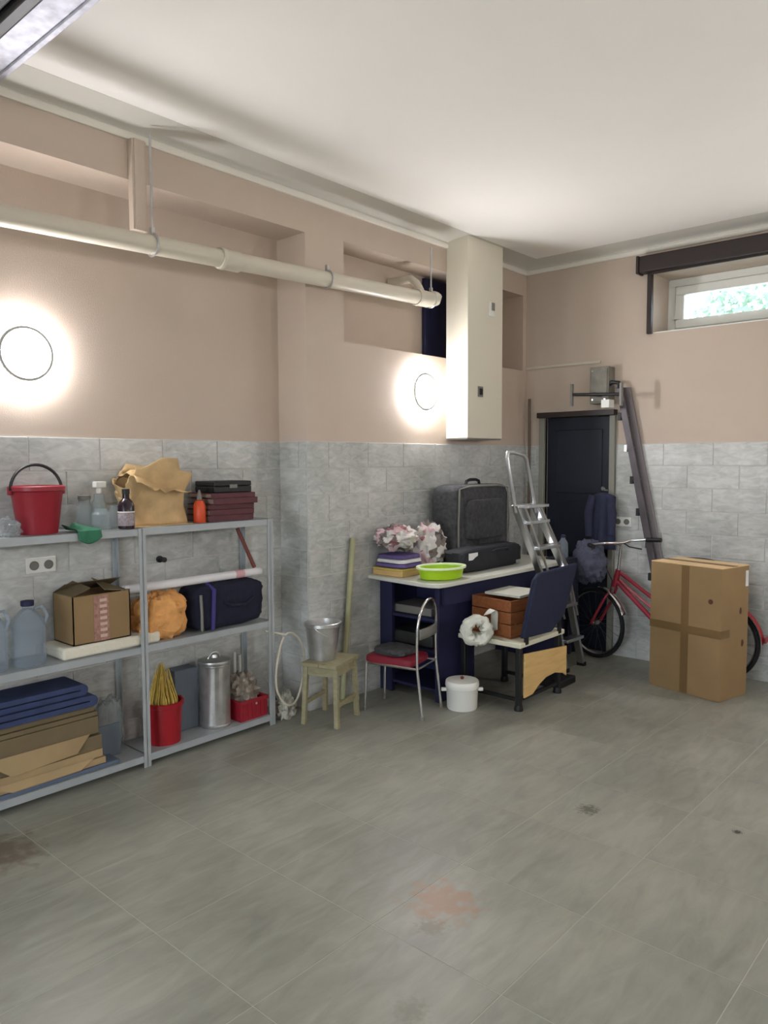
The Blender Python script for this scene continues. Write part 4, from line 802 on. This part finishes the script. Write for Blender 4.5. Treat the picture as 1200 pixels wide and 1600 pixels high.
MB().tube([(0.745, 5.44, 1.27), (0.745, 5.385, 1.275), (0.745, 5.375, 1.29)], 0.008, 8).lathe([(0, 0), (0.016, 0), (0.016, 0.006), (0, 0.006)], (0.745, 5.365, 1.285), 'y', 12).build('peg', M_CHROME, jk)
tag(MB().grid(lambda u, v: (0.50+0.178*min(1, v/0.2)+0.012*max(0, v-0.2)+0.006*math.sin(u*14)*max(0, v-0.2), 4.955+0.14*u+0.05*u*max(0, v-0.3), DT+0.009 if v < 0.2 else DT+0.009-0.86*(v-0.2)), 22, 25).build('navy_blanket', M_NCLOTH, solid=0.012, loc=(0.67, 5.03, 0.1)), 'dark navy blanket hanging from the far end of the desk', 'blanket')

# ------------------------------------------------------------------ dark folded ladder leaning beside the door
t = thing('extension_ladder', (1.2, 5.4, 0), 'dark folded ladder leaning against the wall bracket beside the door', 'ladder')
lx = lambda z: 1.285-0.214*z
for yy, ox, mm in ((5.40, 0.0, M_LADDER), (5.452, 0.035, mat('light_ladder_metal', (128, 120, 122), 0.45, 0.4))):
    strip([(lx(0.0)+ox, yy, 0.0), (lx(2.04)+ox, yy, 2.04)], 0.022, 0.05).build('rail', mm, t, bevel=0.003)
for k in range(8):
    z = 0.18+0.235*k
    MB().tube([(lx(z), 5.411, z), (lx(z), 5.441, z)], 0.014, 8).build('rung', M_ALU, t)
    B(lx(z)-0.05, lx(z)-0.024, 5.385, 5.425, z-0.03, z+0.025).build('bracket', M_BLACK if k % 3 else M_GALV, t, bevel=0.003)
MB().tube([(lx(2.04), 5.40, 2.03), (lx(2.08), 5.40, 2.075), (lx(2.08)-0.05, 5.40, 2.08), (lx(2.08)-0.09, 5.40, 2.05)], 0.016, 8).build('hook', M_BLACK, t)

# ------------------------------------------------------------------ bracket above the door
M_DUSTY = mat('dusty_grey_metal', (124, 120, 110), 0.6, 0.2, var=0.2, scale=14)
t = thing('metal_box', (0.73, 5.40, 1.92), 'grey metal box mounted on the wall above the door', 'box')
B(0.625, 0.775, 5.37, D, 1.925, 2.20).build('body', M_DUSTY, t, bevel=0.004); B(0.635, 0.765, 5.362, 5.37, 1.94, 2.185).build('cover', M_DUSTY, t, bevel=0.002)
for xx, zz in ((0.65, 1.955), (0.75, 1.955), (0.65, 2.17), (0.75, 2.17)): MB().lathe([(0, -0.004), (0.006, -0.004), (0.006, 0), (0, 0)], (xx, 5.362, zz), 'y', 10).build('screw', M_CHROME, t)
t = thing('flanged_bar', (0.72, 5.25, 1.985), 'dark metal bar with flanged ends fixed before the metal box', 'bar')
MB().tube([(0.545, 5.25, 1.993), (0.925, 5.25, 1.975)], 0.012, 12).build('bar', M_BMET, t)
for xx, zz in ((0.54, 1.993), (0.93, 1.975)): B(xx-0.008, xx+0.008, 5.235, 5.265, zz-0.085, zz+0.08).build('flange', M_GREY, t, bevel=0.002)
B(0.70, 0.73, 5.25, 5.3605, 1.975, 2.0).build('arm', M_BMET, t, bevel=0.002)
tag(B(0.765, 0.83, 5.27, 5.355, 1.884, 1.945).build('white_block', M_WHITE, bevel=0.004, loc=(0.8, 5.31, 1.884)), 'small white block on the bracket below the flanged bar', 'block')
t = thing('corner_pole', (0.1, 5.4, 0), 'thin brown pole standing in the corner beside the door', 'pole')
MB().tube([(0.08, 5.42, 0), (0.06, 5.44, 2.0)], 0.011, 8).build('shaft', mat('grey_brown_wood', (104, 90, 78), 0.7), t)

# ------------------------------------------------------------------ large carton
bx = thing('large_carton', (1.80, 4.80, 0), 'large taped cardboard carton standing on the floor before the bicycle', 'box', rz=math.radians(-13))
# local: x from -L to 0 (towards the door), y from 0 to W
L_, W_, HH = 0.50, 0.31, 0.83; e = 0.006
MB().box(-L_, -L_+e, 0, W_, 0, HH).box(-e, 0, 0, W_, 0, HH).box(-L_+e, -e, 0, e, 0, HH).box(-L_+e, -e, W_-e, W_, 0, HH).box(-L_+e, -e, e, W_-e, 0, e).build('carton_walls', M_CARD, bx, bevel=0.003, local=True)
B(-L_+0.001, -0.001, 0.001, W_/2-0.002, HH, HH+0.005).build('flap', M_CARDTOP, bx, local=True); B(-L_+0.001, -0.001, W_/2+0.002, W_-0.001, HH, HH+0.005).build('flap', M_CARDTOP, bx, local=True)
B(-L_, 0, W_/2-0.03, W_/2+0.03, HH+0.005, HH+0.006).build('tape', M_TAPE, bx, local=True)
B(-L_*0.545, -L_*0.44, -0.0015, 0, 0.005, HH-0.002).build('tape', M_TAPE, bx, local=True)
MB().box(-L_-0.0015, 0.0015, -0.0026, -0.0001, 0.395, 0.445).build('tape', M_TAPE, bx, local=True)
B(0, 0.0015, -0.0015, 0.10, 0.395, 0.445).build('tape', M_TAPE, bx, local=True)
MB().lathe([(0, -0.0012), (0.016, -0.0012), (0.016, 0), (0, 0)], (-0.07, 0, 0.62), 'y', 14).build('handhold', mat('dark_hole', (84, 56, 38), 0.9), bx, local=True)
MB().box(-0.001, 0.002, 0.27, 0.30, 0.70, 0.80).build('sticker', M_PAPER, bx, local=True)
for zz, yy in ((0.55, 0.22), (0.34, 0.25)):
    MB().blob((0, yy, zz), (0.0025, 0.014, 0.022), 0.3, 6, seed=zz, n=12, m=8).build('scuff', MATS['dark_hole'], bx, local=True)

# ------------------------------------------------------------------ outside the window
def tree(c, hgt, r, label, seed):
    t = thing('tree', c, label, 'tree'); rnd = random.Random(seed)
    MB().tube([c, (c[0]+0.05, c[1], c[2]+hgt*0.5), (c[0], c[1]+0.05, c[2]+hgt)], [0.14, 0.1, 0.04], 10).build('trunk', M_BARK, t)
    m = MB()
    for k in range(3200):
        d = Vector((rnd.gauss(0, 1), rnd.gauss(0, 1), rnd.gauss(0, 1))).normalized()*r*rnd.uniform(0.35, 1)**0.5
        p = Vector((c[0], c[1], c[2]+hgt))+Vector((d.x, d.y, d.z*0.85)); a = Vector((rnd.gauss(0, 1), rnd.gauss(0, 1), rnd.gauss(0, 1))).normalized()*0.07; b = a.orthogonal().normalized()*0.035
        m.add([p-a, p+b, p+a, p-b], [(0, 1, 2, 3)])
    m.build('foliage', M_LEAF, t, smooth=False, kind='stuff')
tree((0.55, 11.0, -0.05), 3.3, 1.15, 'pale leafy tree outside seen through the high window', 3)
gr = B(-12, 18, D+0.5, 30, -0.2, -0.05).build('ground', mat('outdoor_ground', (150, 150, 140), 0.9, var=0.1, scale=2)); tag(gr, 'pale paved ground outside', kind='structure')
gr = B(-12, 18, -22, YF-4.0, -0.2, -0.01).build('ground', MATS['outdoor_ground']); tag(gr, 'pale paved yard outside the garage doorway', kind='structure')
